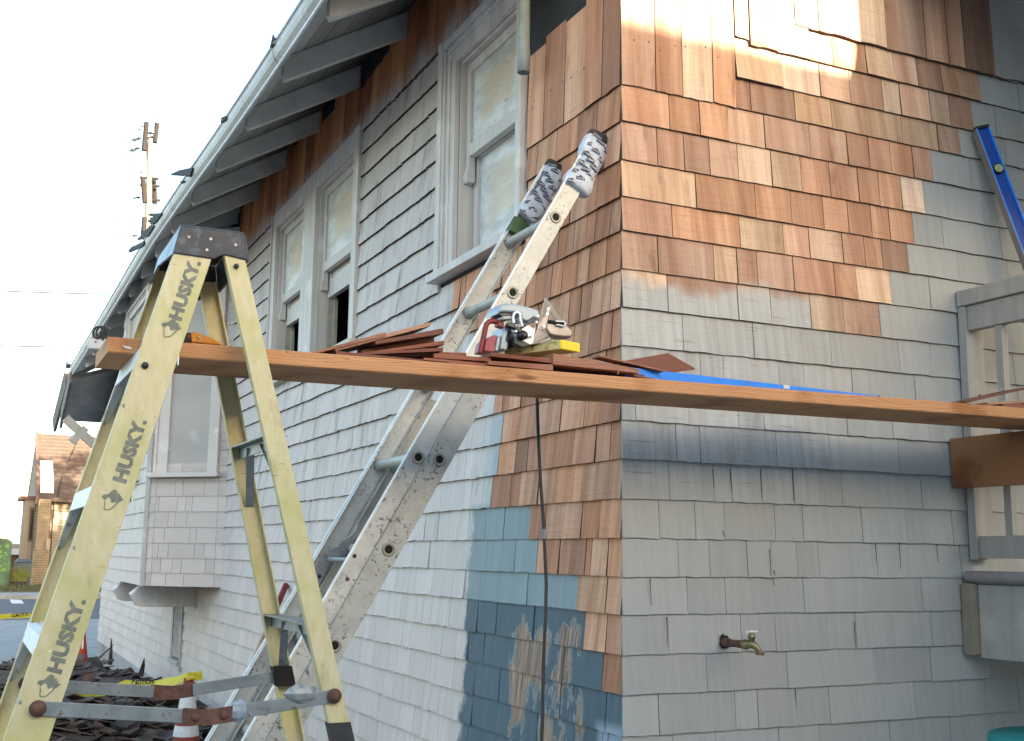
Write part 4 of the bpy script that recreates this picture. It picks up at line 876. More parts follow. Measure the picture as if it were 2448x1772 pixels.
def erung(s, c0, mat='alu', grip=True, ya=YN, yb=YF):
    o_ = H1+du*s+dn_*c0; a = Vector((o_.x, ya+.004, o_.z)); b = Vector((o_.x, yb-.003, o_.z)); n = 16; rr = .0165
    MB().tube([a, a+Vector((0, .01, 0)), a+Vector((0, .012, 0)), b-Vector((0, .014, 0)), b-Vector((0, .012, 0)), b], [.021, .021, rr, rr, .022, .022], n).build('rung', M[mat], EL_)
    # swaged ring and dark bore seen from outside
    q = Vector((o_.x, ya, o_.z)); t_ = Vector((0, -1, 0)); m = MB()
    R1, R2, n = .0205, .0120, 20; cs = [(R1, 0), (R1, .0025), (R1-.002, .004), (R2+.001, .004), (R2, .002), (R2, -.006)]
    ringz = [[q+t_*h+r_*(math.cos(2*math.pi*k/n)*Vector((1, 0, 0))+math.sin(2*math.pi*k/n)*Vector((0, 0, 1))) for k in range(n)] for r_, h in cs]
    m.add([v for g in ringz for v in g], [(i*n+k, i*n+(k+1) % n, (i+1)*n+(k+1) % n, (i+1)*n+k) for i in range(len(cs)-1) for k in range(n)], True); m.build('rung_collar', M['collar'], EL_)
    MB().tube([q+t_*.0012, q+t_*.0018], [R2, R2], n).build('rung_bore', M['dark'], EL_)
for k in range(-2, 2): erung(k*rung, 0)
s0 = (Bh-H1).dot(du)
k = 1
while s0+k*rung > -.36: k -= 1
while s0+k*rung > sb+.15: erung(s0+k*rung, off, ya=YN-.014, yb=YF+.014); k -= 1
# lock: bracket plate, pawl and spring on the far rail
def Lk(u, v, y=YF-.028): return P(740+u/6.568, 1200+v/6.568, y=y)
MB().prism([Lk(160, 925), Lk(320, 1010), Lk(150, 1310), Lk(80, 1180)], (0, .006, 0)).build('lock_bracket', M['alud'], EL_, .001)
rivet(Lk(155, 1165, YF-.029), (0, -1, 0), .006, 'dkmetal', EL_)
cap_ = lambda A, B, r, k=6: [A+(Vector((math.cos(t), 0, math.sin(t)))*r) for t in [math.atan2((A-B).z, (A-B).x)-math.pi/2+math.pi*i/k for i in range(k+1)]]+[B+(Vector((math.cos(t), 0, math.sin(t)))*r) for t in [math.atan2((B-A).z, (B-A).x)-math.pi/2+math.pi*i/k for i in range(k+1)]]
MB().prism(cap_(Lk(330, 810, YF-.04), Lk(530, 770, YF-.04), .0145), (0, .018, 0)).build('lock_pawl', M['alud'], EL_, .002)
rivet(Lk(525, 755, YF-.042), (0, -1, 0), .0048, 'alud', EL_)
MB().prism([Lk(520, 690), Lk(600, 610), Lk(740, 560), Lk(760, 640), Lk(640, 700), Lk(600, 800), Lk(560, 880), Lk(500, 860)], (0, .012, 0)).build('lock_hook', M['alud'], EL_, .002)
MB().tube([Lk(455, 680, YF-.05), Lk(520, 610, YF-.05), Lk(620, 555, YF-.05), Lk(720, 460, YF-.05), Lk(755, 360, YF-.05), Lk(748, 270, YF-.05)], .0032, 8).build('lock_spring', M['alu'], EL_)
MB().tube([Vector((Lk(300, 900).x, YN+.03, Lk(300, 900).z)), Vector((Lk(300, 900).x, YF-.03, Lk(300, 900).z))], .008, 8).build('lock_bar', M['alud'], EL_)
for a, b, mt in ((705, 850, 'dkmetal'), (595, 1210, 'rust')): rivet(P(740+a/6.568, 1200+b/6.568, y=YN-.0005), (0, -1, 0), .0058, mt, EL_, 'bolt')
# padded mitts
def mitt(yc, s0_, s1_, label, w0=.055, seed=1, fold=None):
    mt = thing('ladder_mitt', label, 'ladder mitt', H1+du*s1_+Vector((0, yc-YN, 0)), 'printed cloth mitts over the ladder tops'); rr = random.Random(seed); n = 24; rings = []; K = 16
    for i in range(K+1):
        t = i/K; s_ = s0_+(s1_-s0_)*t; wv = 1+.10*math.sin(t*9+seed)+(.12 if .1 < t < .3 else 0)
        if i == K: wv *= .8
        c_ = H1+du*s_+dn_*(.004+.010*math.sin(3*t+seed)); c_ = Vector((c_.x, yc, c_.z))
        rings.append([c_+dn_*(w0*.78*wv*math.copysign(abs(math.cos(a))**.8, math.cos(a))*rr.uniform(.95, 1.05))+Vector((0, 1, 0))*(w0*.50*wv*math.copysign(abs(math.sin(a))**.8, math.sin(a))*rr.uniform(.93, 1.07)) for a in [2*math.pi*k/n for k in range(n)]])
    m = MB(); m.add([v for g in rings for v in g], [(i*n+k, i*n+(k+1) % n, (i+1)*n+(k+1) % n, (i+1)*n+k) for i in range(K) for k in range(n)]+[tuple(range(n))[::-1], tuple(range(K*n, K*n+n))], True)
    o_ = m.build('cloth', M['mitt'], mt); sd = o_.modifiers.new('s', 'SUBSURF'); sd.levels = 1; sd.render_levels = 1
    # cuff at the tip
    c0, c1 = H1+du*(s1_-.012), H1+du*(s1_+.012); c0.y = c1.y = yc; rg = lambda c_, k_: [c_+dn_*(w0*.80*k_*math.cos(a))+Vector((0, 1, 0))*(w0*.52*k_*math.sin(a)) for a in [2*math.pi*k/16 for k in range(16)]]
    MB().loft(rg(c0, .98), rg(c1, .93), True).build('cuff', M['cuff'], mt)
    # printed badges
    for i in range(16):
        t = (i+.6)/16.3; s_ = s0_+(s1_-s0_)*t; sdx = (-1, .9, -.1)[i % 3]*.024; c_ = H1+du*s_+dn_*(.004+sdx); c_ = Vector((c_.x, yc-w0*.50-.004, c_.z))
        ax = Vector((.93, 0, -.30+rr.uniform(-.3, .25))).normalized(); ay = (du-ax*du.dot(ax)).normalized(); n3 = ax.cross(ay); c_ += Vector((0, abs(sdx)*.22, 0))
        A = [c_+ax*a*.0165+ay*b*.0068 for a, b in ((-1, -1), (1, -1), (1, .5), (.5, .7), (0, 1.5), (-.5, .7), (-1, .5))]
        MB().prism(A, Vector((0, -.001, 0))).build('badge_print', M['navy'], mt)
        text('badge_lettering', "LOWE'S", M['white'], mt, c_-ax*.0150-ay*.0042+Vector((0, -.0016, 0)), ax, ay, .0094, .0003, .01)
    return mt
mitt(YN+.012, .44, .655, "folded mitt on the ladder's right rail, white cloth printed with navy LOWE'S badges", .060, 1)
mitt(YF-.012, .415, .66, "mitt on the ladder's left rail by the window, white cloth printed with navy LOWE'S badges", .05, 6)
m = MB(); c_ = H1+du*.34; c_.y = YF-.012; rg = lambda c_, k_: [c_+dn_*(.038*k_*math.cos(a))+Vector((0, 1, 0))*(.024*k_*math.sin(a)) for a in [2*math.pi*k/16 for k in range(16)]]
m.loft(rg(c_, 1.), rg(c_+du*.06, 1.)); m.build('green_tape', M['green'], EL_)
# ================================================================ cedar shingles lying on the plank
CM = {}
def cmat(i):
    if i not in CM:
        c = [(.30, .115, .072), (.46, .25, .16), (.20, .08, .052), (.36, .17, .11)][i]; CM[i] = lumber('loose cedar %d' % i, tuple(x*.85 for x in c), tuple(min(1, x*1.12) for x in c), 0)
    return CM[i]
def loose(label, c, ax, ay, th0, th1, mi, group):
    """tapered shingle: centre c, half axes ax (length, thin end at +) and ay (width)"""
    c, ax, ay = Vector(c), Vector(ax), Vector(ay); n = ax.cross(ay).normalized(); n = n if n.z > 0 else -n; rr = random.Random(hash(label) % 1000 if False else len(label)); A, B = [], []
    vs = []
    for sx, th in ((-1, th0), (1, th1)):
        for sy in (-1, 1): p = c+ax*sx+ay*sy; vs += [p, p+n*th]
    o = MB().add(vs, [(0, 1, 3, 2), (4, 6, 7, 5), (0, 4, 5, 1), (2, 3, 7, 6), (0, 2, 6, 4), (1, 5, 7, 3)]).build('cedar_shingle', cmat(mi), None, .0008, loc=c); return tag(o, label, 'shingle', group)
T_ = lambda x, dy, dz: Vector((x, plY(x)+dy, ptop(x)+dz))
G1, G2, G3, G4 = 'fanned cedar shingles heaped left on the plank', 'flat cedar shingles under the saw', 'cedar shingles spread right of the saw', 'cedar shingles at the right end of the plank'
def slant(label, xa, za, xb, zb_, y, w_, mi, g, th=(.010, .004), rise=.0):
    a, b = Vector((xa, y, za)), Vector((xb, y, zb_)); return loose(label, (a+b)/2+Vector((0, w_/2, rise/2)), (b-a)/2, Vector((0.0, w_/2, rise/2)), *th, mi, g)
zz = lambda r: z(r)
slant('lowest shingle of the left heap, flat under the others', .80, zz(.477), 1.10, zz(.480), 2.70, .15, 2, G1)
slant('dark shingle tilted low in the left heap', .835, zz(.480), 1.085, zz(.512), 2.705, .14, 2, G1, (.004, .010))
slant('dark shingle tilted in the middle of the left heap', .86, zz(.483), 1.09, zz(.530), 2.71, .14, 0, G1, (.004, .011))
slant('shingle tilted high in the left heap with a broken right end', .90, zz(.512), 1.082, zz(.556), 2.695, .15, 2, G1, (.008, .014))
slant('long pale topped shingle standing highest of the left heap', .80, zz(.487), 1.05, zz(.575), 2.705, .16, 1, G1, (.010, .010))
slant('shingle at the far left foot of the left heap', .742, zz(.474), .93, zz(.537), 2.70, .14, 3, G1, (.006, .010))
slant('short shingle leaning between the left heap and the saw', 1.075, zz(.516), 1.17, zz(.497), 2.76, .12, 0, G1, (.010, .006))
slant('long flat shingle on the plank, lower of two left of the saw', 1.03, zz(.478), 1.38, zz(.479), 2.70, .14, 0, G2, (.012, .010))
slant('long flat shingle on the plank, upper of two left of the saw', 1.06, zz(.492), 1.22, zz(.496), 2.705, .15, 0, G2, (.012, .010))
slant('flat shingle with a cut slanting end below the yellow ruler', 1.205, zz(.485), 1.395, zz(.484), 2.69, .14, 3, G2, (.010, .016))
slant('top shingle directly below the saw', 1.214, zz(.508), 1.42, zz(.505), 2.695, .16, 0, G2, (.010, .012))
slant('broad brown shingle right of the yellow ruler', 1.392, zz(.500), 1.66, zz(.497), 2.685, .15, 3, G3, (.030, .012))
slant('thin shingle below the broad brown one', 1.36, zz(.477), 1.62, zz(.479), 2.71, .14, 2, G3, (.010, .006))
A_ = [P(1465, 872, y=2.745), P(1597, 848, y=2.86), P(1661, 884, y=2.82), P(1530, 902, y=2.72)]
tag(MB().loft(A_, [p+Vector((0, 0, .005)) for p in A_]).build('cedar_shingle', cmat(2), None, loc=A_[0]), 'broad thin shingle reaching furthest right over the blue level', 'shingle', G3)
slant('brown shingle wedged inside the left heap', .88, zz(.490), 1.075, zz(.540), 2.74, .14, 0, G1, (.012, .014))
slant('dark shingle wedged low inside the left heap', .84, zz(.478), 1.06, zz(.500), 2.73, .15, 2, G1, (.010, .016))
slant('long shingle end poking out toward the saw from the left heap', 1.02, zz(.500), 1.165, zz(.512), 2.74, .13, 0, G1, (.012, .008))
loose('thin splinter lying across the right hand shingles', (1.66, 2.74, z(.527)), (.10, -.012, -.014), (0, .02, 0), .006, .003, 3, G3)
loose('narrow shingle under the furthest right one', (1.64, 2.77, z(.505)), (.12, .01, -.008), (0, .06, .012), .007, .004, 0, G3)
slant('thin shingle tilted up at the right end of the plank', 2.84, ptop(2.84)+.001, 3.16, ptop(3.1)+.075, 2.645, .13, 2, G4, (.006, .004))
slant('pale cracked shingle at the right end of the plank', 2.93, ptop(2.93)+.001, 3.25, ptop(3.1)+.032, 2.640, .13, 1, G4, (.008, .010))
slant('flat shingle under the pile at the right end of the plank', 3.0, ptop(3.0)+.001, 3.35, ptop(3.1)+.004, 2.642, .14, 0, G4, (.012, .010))
MB().tube([P(1380+a/5.4, 820+b/5.4, y=2.672) for a, b in ((520, 270), (540, 300), (525, 350), (535, 380), (515, 405))], .0012, 5).build('wood_shaving', cmat(1)); tag(bpy.data.objects['wood_shaving'], 'curled wood shaving hanging over the plank edge', 'shaving')
# ================================================================ circular saw
SW = thing('circular_saw', 'circular saw with red handle and silver base plate standing on the shingles', 'circular saw', (1.36, 2.79, z(.52)))
def S(a, b, y=2.79): return P(1130+a/7.463, 700+b/7.463, y=y)
def pl(name, pts, y0, y1, mat, bev=.0015, parent=SW): A = [S(a, b, y0) for a, b in pts]; return MB().prism(A, (0, y1-y0, 0)).build(name, M[mat], parent, bev)
MB().tube([S(130, 1075), S(160, 930), S(200, 760), (S(225, 640)), S(245, 560), S(300, 515), S(370, 505), S(500, 545)], [.0075]*8, 10).build('handle', M['red'], SW)
pl('handle_socket', [(455, 500), (570, 540), (555, 625), (450, 590)], 2.775, 2.80, 'red')
pl('motor_cover', [(205, 1020), (240, 860), (300, 800), (370, 780), (375, 750), (440, 755), (390, 1060), (210, 1040)], 2.78, 2.85, 'redl', .004)
pl('motor_band', [(445, 760), (515, 770), (470, 1040), (395, 1040)], 2.785, 2.855, 'grey', .003)
pl('motor_housing', [(560, 600), (655, 625), (600, 850), (640, 900), (620, 1030), (490, 1010)], 2.775, 2.86, 'grey', .004)
pl('motor_inner', [(655, 625), (740, 650), (740, 960), (640, 1010), (600, 860)], 2.79, 2.86, 'dkmetal', .004)
# upper guard: rounded casting
m = MB(); top = [(470, 290), (520, 195), (640, 190), (760, 200), (900, 230), (1060, 265), (1190, 310), (1210, 400), (1100, 450), (980, 520), (880, 480), (860, 380), (700, 345), (520, 340), (455, 380)]
pl('upper_guard', top, 2.765, 2.85, 'grey', .009)
pl('guard_rim', [(530, 420), (690, 410), (700, 470), (540, 480)], 2.76, 2.83, 'alu', .002); pl('shadow_gap', [(460, 385), (520, 345), (700, 350), (700, 412), (530, 420)], 2.775, 2.83, 'dkmetal', .001)
MB().tube([S(730, 540, 2.755), S(718, 440, 2.755), S(740, 375, 2.755), S(790, 345, 2.755), S(845, 380, 2.755), S(845, 470, 2.755), S(885, 600, 2.755)], .0042, 6).build('depth_scale', M['chrome'], SW)
pl('gear_case', [(760, 560), (980, 560), (1090, 640), (1130, 600), (1080, 900), (1030, 930), (900, 880), (740, 800)], 2.765, 2.80, 'chrome', .003)
for nm, pp in (('lever', [(640, 540), (700, 530), (960, 700), (900, 780), (760, 640), (620, 590)]), ('lever', [(1090, 440), (1150, 470), (900, 640), (850, 620)]), ('lower_lever', [(740, 760), (820, 800), (1000, 900), (1040, 940), (880, 980), (740, 900)])): pl(nm, pp, 2.752, 2.772, 'dkmetal', .002)
c_ = S(930, 750, 2.735); MB().tube([c_+Vector((0, .02, 0)), c_+Vector((0, .004, 0)), c_, c_-Vector((0, .003, 0))], [.0125, .0125, .0095, .004], 20).build('knob', M['dkmetal'], SW)
for a, b, r in ((1160, 420, .006), (1140, 525, .0045), (775, 690, .0045), (1050, 780, .0035)): c_ = S(a, b, 2.75); MB().tube([c_+Vector((0, .012, 0)), c_, c_-Vector((0, .002, 0))], [r, r, r*.5], 12).build('bolt', M['chrome'], SW)
bp = [(1290, 80), (1330, 95), (1400, 200), (1500, 350), (1605, 500), (1500, 500), (1385, 345), (1350, 470), (1300, 640), (1350, 760), (1400, 800), (1390, 850), (1060, 925), (1040, 935), (1150, 640), (1230, 330)]
A = [S(a, b, 2.77+.00006*max(0, a-1250)) for a, b in bp]; MB().prism(A, (.002, .004, 0)).build('base_plate', M['platem'], SW, .0012)
for a, b in ((1345, 290), (1330, 380), (1270, 595)): c_ = S(a, b, 2.766); MB().tube([c_, c_-Vector((0, .0015, 0))], [.0035, .0035], 10).build('plate_slot', M['chrome'], SW)
pl('lower_guard', [(1330, 490), (1450, 520), (1620, 545), (1740, 600), (1800, 680), (1800, 770), (1750, 800), (1600, 800), (1430, 770), (1370, 740), (1300, 650)], 2.785, 2.83, 'platem', .006)
pl('guard_slot', [(1350, 480), (1640, 520), (1630, 590), (1480, 560), (1340, 530)], 2.78, 2.80, 'dark', .001)
MB().tube([S(1480, 510, 2.778), S(1620, 515, 2.778), S(1655, 550, 2.778), S(1640, 600, 2.778), S(1500, 570, 2.778)], .0022, 6).build('guard_lip', M['aluw'], SW)
# ================================================================ yellow ruler box, levels, orange sheath, clip
ya, yb_ = P(1339.5, 812, y=2.735), P(1383, 821, y=2.735); yd = P(1339, 834.5, y=2.735); ye = P(1224, 840, y=2.80)
ex = (yb_-ya); ez = (yd-ya); ex.y = ex.y+.0; ey = ye-ya; ey.y = .115; ey.z = -.012
YB = thing('yellow_ruler', 'yellow box ruler with black inch marks lying on the shingles beside the saw', 'ruler', ya)
vs = [ya, ya+ex, ya+ex+ez, ya+ez]; m = MB().loft(vs, [v+ey for v in vs]); m.build('body', M['yelr'], YB, .0015)
ns_ = ey.cross(ex).normalized(); MB().loft([v-ey*.03 for v in vs], [v+ey*.02 for v in vs]).build('end_cap', M['yelp'], YB, .002)
fn = ey.cross(ez).normalized(); fn = fn if fn.y < 0 else -fn
m = MB()
for i in range(26):
    t = .08+i*.034; a = ya+ey*t+fn*.0006; L_ = .45 if i % 4 == 0 else .25
    m.obox(a+ez*(.08+L_/2), ey*.0035, ez*(L_/2), fn*.0003)
m.build('ruler_mark', M['inkb'], YB)
for i, t in enumerate((.28, .52, .76)): text('ruler_number', str(12-i*1), M['inkb'], YB, ya+ey*(t)+ez*.85+fn*.0008, -ey, -ez, .011, .0003)
def level(name, label, A, B, wdir, tdir, W_, T__, vials):
    A, B = Vector(A), Vector(B); d = (B-A).normalized(); wd, td = Vector(wdir).normalized(), Vector(tdir).normalized(); L = thing(name, label, 'spirit level', A)
    L2 = (B-A)/2; c = (A+B)/2
    m = MB(); m.obox(c+wd*(W_/2-.003), L2, wd*.003, td*T__/2); m.obox(c-wd*(W_/2-.003), L2, wd*.003, td*T__/2); m.build('flange', M['blue'], L, .001)
    MB().obox(c, L2, wd*(W_/2-.006), td*T__*.22).build('web', M['blued'], L)
    for e, s_ in ((A, -1), (B, 1)): MB().obox(e+d*s_*.004, d*.006, wd*(W_/2+.001), td*(T__/2+.001)).build('end_cap', M['dkmetal'], L, .002)
    for t in vials:
        q = A+(B-A)*t; nrm = td if td.y < 0 else -td
        MB().tube([q-nrm*T__*.45, q+nrm*T__*.55], [W_*.36, W_*.36], 20).build('vial_housing', M['dkmetal'], L); MB().tube([q, q+nrm*T__*.62], [W_*.29, W_*.29], 20).build('vial_ring', M['ring'], L); MB().tube([q, q+nrm*T__*.68], [W_*.17, W_*.17], 14).build('vial', M['vial'], L)
    return L
la, lb = Vector((1.63, 2.75, ptop(1.63)+.020)), Vector((2.66, 2.87, ptop(2.70)+.019))
ld = (lb-la).normalized(); L1 = level('spirit_level', 'blue spirit level lying flat along the plank, partly under the shingles', la, lb, ld.cross(Vector((0, 0, 1))), (0, 0, 1), .062, .036, (.5,))
m = MB(); q = P(1548+810/2.52, 560+925/2.52, y=la.y+.01-.0); 
c_ = la.lerp(lb, (.3))-ld.cross(Vector((0, 0, 1)))*0
qq = P(1869, 927, y=2.775); MB().obox(qq-Vector((0, .022, 0)), (.011, 0, 0), (0, .0015, 0), (0, 0, .005)).build('maker_mark', M['white'], L1)
ta, tb = P(2345, 310, y=3.09), P(2470, 640, y=2.985); tb = ta+(tb-ta).normalized()*1.22
dd = (tb-ta).normalized(); fy = Vector((0, -1, 0)); wd_ = dd.cross(fy).normalized(); fy = wd_.cross(dd).normalized(); fy = fy if fy.y < 0 else -fy
fq = (fy+Vector((-.35, 0, 0))).normalized(); wd_ = dd.cross(fq).normalized()
L2_ = level('spirit_level', 'blue spirit level leaning against the grey shingles above the porch rail', ta, tb, wd_, fq, .056, .034, (.145, .5, .86))
wl = wd_ if wd_.x < 0 else -wd_; MB().obox((ta+tb)/2+wl*.0292, (tb-ta)/2, wl*.0012, fq*.017).build('grey_edge', M['lgrey'], L2_)
OS = thing('saw_sheath', 'orange plastic sheath with black grip lying on the plank between the ladder rails', 'tool sheath', P(447, 815, y=2.74))
O_ = lambda a, b, y=2.735: P(420+a/6.67, 780+b/6.67, y=y)
MB().prism([O_(255, 255), O_(240, 105), O_(275, 88), O_(330, 100), O_(600, 195), O_(745, 298)], (0, .03, 0)).build('sheath', M['orange'], OS, .002)
MB().prism([O_(110, 250), O_(190, 95), O_(245, 100), O_(262, 250)], (0, .026, 0)).build('grip', M['inkb'], OS, .002)
MB().prism([O_(200, 130, 2.733), O_(232, 135, 2.733), O_(222, 190, 2.733), O_(190, 185, 2.733)], (0, -.001, 0)).build('grip_badge', M['red'], OS)
MB().tube([O_(355, 165, 2.733), O_(385, 200, 2.733), O_(380, 235, 2.733), O_(365, 250, 2.733)], .002, 6).build('clip_wire', M['ring'], OS)
WC = thing('cable_clip', 'white plastic plug box with wire loop at the left end of the plank', 'plug box', P(230, 815, y=2.93))
c5 = lambda a, b, y=2.93: P(50+a/3.285, 600+b/3.285, y=y)
MB().prism([c5(530, 690), c5(600, 690), c5(608, 770), c5(530, 765)], (0, .02, 0)).build('box', M['white'], WC, .002); MB().prism([c5(600, 688), c5(672, 690), c5(668, 772), c5(590, 772)], (0, .03, 0)).build('plug', M['white'], WC, .003)
MB().box(c5(583, 705, 2.928), c5(592, 722, 2.927)).build('slot', M['dkmetal'], WC)
MB().tube([c5(590+35*math.cos(t)+4*t, 640+45*math.sin(t)) for t in [i*.5 for i in range(26)]]+[c5(640, 700)], .0028, 6).build('wire_loop', M['cable'], WC)
# ================================================================ porch side
rail_ = thing('porch_railing', 'grey painted porch railing starting at the wall on the right', 'railing', (3.37, 3.1, 0))
zt_, zb_ = z(1.0), z(0)
box('post', (POSTX, 3.088, zb_), (POSTX+.088, YW-.016, zt_-.062), M['trimR'], rail_, .002)
box('cap_rail', (POSTX-.004, 1.2, zt_-.060), (POSTX+.12, YW-.016, zt_), M['trimR'], rail_, .003)
box('top_rail', (POSTX+.010, 1.2, zt_-.155), (POSTX+.048, 3.086, zt_-.062), M['trimR'], rail_, .002)
box('bottom_rail', (POSTX+.010, 1.2, zb_+.005), (POSTX+.05, 3.086, zb_+.085), M['trimR'], rail_, .002)
for i in range(9):
    y = 2.938-i*.19; box('baluster', (POSTX+.016, y, zb_+.086), (POSTX+.046, y+.032, zt_-.156), M['trimR'], rail_, .0015)
box('bolt', (POSTX+.05, 3.084, z(.60)), (POSTX+.057, 3.088, z(.607)), M['dkmetal'], rail_)
lb_ = P(2273, 1052, y=YW-.02); lum = box('lumber_board', (lb_.x-.002, 1.3, z(.256)), (lb_.x+.036, YW-.018, z(.438)), M['ply']); tag(lum, 'brown board fixed on edge to the porch railing below the plank end', 'board')
por = thing('porch', 'wooden porch platform with grey edge board on the right', 'porch', (3.3, 2.5, 0))
box('end_board', (3.283, YW-.062, z(-.335)), (3.325, YW-.015, z(-.085)), M['sidingc'], por, .002)
box('edge_board', (3.315, .9, z(-.345)), (3.355, YW-.064, z(-.088)), M['trimR'], por, .003)
MB().tube([(3.318, YW-.02, z(-.062)), (3.30, 2.6, z(-.062)), (3.30, .9, z(-.062))], .023, 12).build('nosing', painted_trim('scuffed nosing', (.27, .235, .235)), por)
for i in range(16): box('deck_board', (3.32+i*.143, .9, z(-.083)), (3.32+i*.143+.138, YW-.014, z(-.045)), M['trimR'], por)
for x in (3.36, 5.4): box('porch_post', (x, .95, 0), (x+.1, 1.05, z(-.09)), M['trimR'], por)
# unseen porch roof added above the frame: its slanted edge cuts the sun
T1, T2 = P(2112, 0, y=YW), P(2070, 175, y=YW); k_ = (T1.x-T2.x)/(T1.z-T2.z); zA = z(2.27); xA = T2.x+k_*(zA-T2.z)
dzr = -.2; dxr = SX+k_*(dzr-math.tan(EL)); yo = YW-.01; D_ = 2.2
m = MB(); m.loft([(xA, yo, zA), (6.5, yo, zA), (6.5, yo, zA+.35), (xA, yo, zA+.35)], [(xA+dxr*D_, yo-D_, zA+dzr*D_), (6.5, yo-D_, zA+dzr*D_), (6.5, yo-D_, zA+dzr*D_+.2), (xA+dxr*D_, yo-D_, zA+dzr*D_+.2)])
por_shade_roof = m.build('porch_shade_roof', M['trimR'], por)
m = MB(); m.prism([(xA+.05, yo, zA+.3), (xA+.35, yo-D_, zA+dzr*D_+.15), (6.4, yo-D_, zA+dzr*D_+.15), (6.4, yo, zA+.3)], (0, 0, .9)); m.build('porch_shade_gable', M['trimR'], por); box('porch_column', (4.2, 1.0, z(-.09)), (4.32, 1.12, zA+dzr*D_), M['trimR'], por)
tb_ = P(2448, 1745, y=2.3); tbin = thing('teal_bin', 'teal plastic bin edge at the lower right corner', 'bin', (tb_.x+.2, 2.3, 0))
m = MB(); x0 = P(2432, 1772, y=2.5).x; zt2 = P(2448, 1740, y=2.75).z-.012; n = 24; rg = lambda r, zz_: [(x0+.30+r*math.cos(2*math.pi*k/n), 2.5+r*math.sin(2*math.pi*k/n), zz_) for k in range(n)]
m.loft(rg(.22, 0), rg(.27, zt2), True); m.build('body', M['teal'], tbin)
MB().loft(rg(.285, zt2-.02), rg(.285, zt2+.012), True).build('rim', M['teal'], tbin)
# ================================================================ handle tool, cones, debris
ha, hb_ = P(683, 1400, x=1.86), P(528, 1766, y=5.7); hd = (hb_-ha).normalized(); hl = ha+hd*((0.02-ha.z)/hd.z)
RK = thing('long_handled_tool', 'long wooden tool handle with dark red grip leaning against the side wall', 'tool', hl)
MB().tube([ha, ha+hd*.42], .019, 10).build('grip', M['red'], RK); MB().tube([ha+hd*.42, hl], .0155, 10).build('handle', lumber('pale handle wood', (.40, .24, .14), (.48, .30, .18), 2), RK)
MB().tube([hl-hd*.35, hl-hd*.1, hl], [.02, .025, .06], 10).build('socket', M['rust'], RK)
def cone(name, label, c, h, dusty, tip=.028):
    o_ = thing(name, label, 'traffic cone', c); c = Vector(c); n = 24; Rr = lambda t: .125+(tip-.125)*t
    def seg(t0, t1, mt, g=0.): MB().tube([c+Vector((0, 0, .03+(h-.03)*t0)), c+Vector((0, 0, .03+(h-.03)*t1))], [Rr(t0)+g, Rr(t1)+g], n).build('band' if mt == 'conew' else 'cone_body', M[mt], o_)
    bm_ = 'coned' if dusty else 'cone'
    if dusty:
        seg(0, .51, bm_); seg(.51, .60, 'conew', .001); seg(.60, .72, bm_); seg(.72, .87, 'conew', .001); seg(.87, 1, bm_)
    else: seg(0, 1, bm_)
    MB().box(c-Vector((.17, .17, 0)), c+Vector((.17, .17, .03))).build('base', M[bm_], o_, .01); return o_
c1 = P(452, 1620, y=7.3); cn = cone('traffic_cone', 'faded red traffic cone with two white bands and yellow tape tied to its top', (c1.x, 7.3, .10), c1.z-.10, True)
c2 = P(183, 1571, z=0.0); c2 = Vector((1.55, 16.6, 0)); c2.x = P(190, 1560, y=16.6).x; cone('traffic_cone', 'small bright orange cone beyond the heap of old shingles', c2, .70, False)
# caution tape
def tape(name, label, pts, wd, txt, sag=0., tw=0.):
    pts = [Vector(p) for p in pts]; m = MB(); up_ = Vector((0, 0, wd/2)); rr = random.Random(2); L_ = []
    for i in range(len(pts)-1):
        for k in range(6): t = k/6; L_.append(pts[i].lerp(pts[i+1], t)+Vector((0, rr.uniform(-.006, .006), rr.uniform(-.003, .003)-.035*4*(k/6)*(1-k/6)*min(1, (pts[i+1]-pts[i]).length))))
    L_.append(pts[-1]); tw_ = [Vector((.25*math.sin(i*.5)*wd*tw, 0, 0)) for i in range(len(L_))]
    V_ = [v for p, q_ in zip(L_, tw_) for v in (p-up_-q_, p+up_+q_, p+up_+q_+Vector((0, .0012, 0)), p-up_-q_+Vector((0, .0012, 0)))]
    m.add(V_, [(4*i+k, 4*i+(k+1) % 4, 4*i+4+(k+1) % 4, 4*i+4+k) for i in range(len(L_)-1) for k in range(4)]); o_ = m.build(name, M['ctape'], None, loc=L_[0]); tag(o_, label, 'caution tape')
    for i in range(len(pts)-1):
        d_ = (pts[i+1]-pts[i]); n_t = max(1, int(d_.length/(wd*7.5)))
        if d_.length < wd*5: continue
        for k in range(n_t):
            p = pts[i]+d_*((k+.1)/n_t)-up_*.62; text('lettering', txt, M['inkb'], o_, p+Vector((0, -.0045, 0)), d_, (0, 0, 1), wd*.95, .0004, .03)
    return o_
q0 = P(-60, 1690, y=10.5); q1 = P(160, 1654, y=8.6); q2 = P(300, 1636, y=7.8); q3 = P(448, 1619, y=7.28); q4 = P(484, 1614, y=7.3)
tape('caution_tape', 'yellow caution tape tied to the cone and running left above the shingle heap', [q0, q1, q2, q3, q4], .05, 'CAUTION', tw=.5)
tape('caution_tape', 'yellow caution tape stretched across the driveway by the street', [P(-40, 1474, y=20), P(20, 1473, y=20), P(95, 1466, y=20)], .075, 'CAUTION')
MB().tube([q3+Vector((-.01, -.03, -.01)), q3+Vector((.03, -.03, .0))], .011, 8).build('knot', M['ctape'], cn)
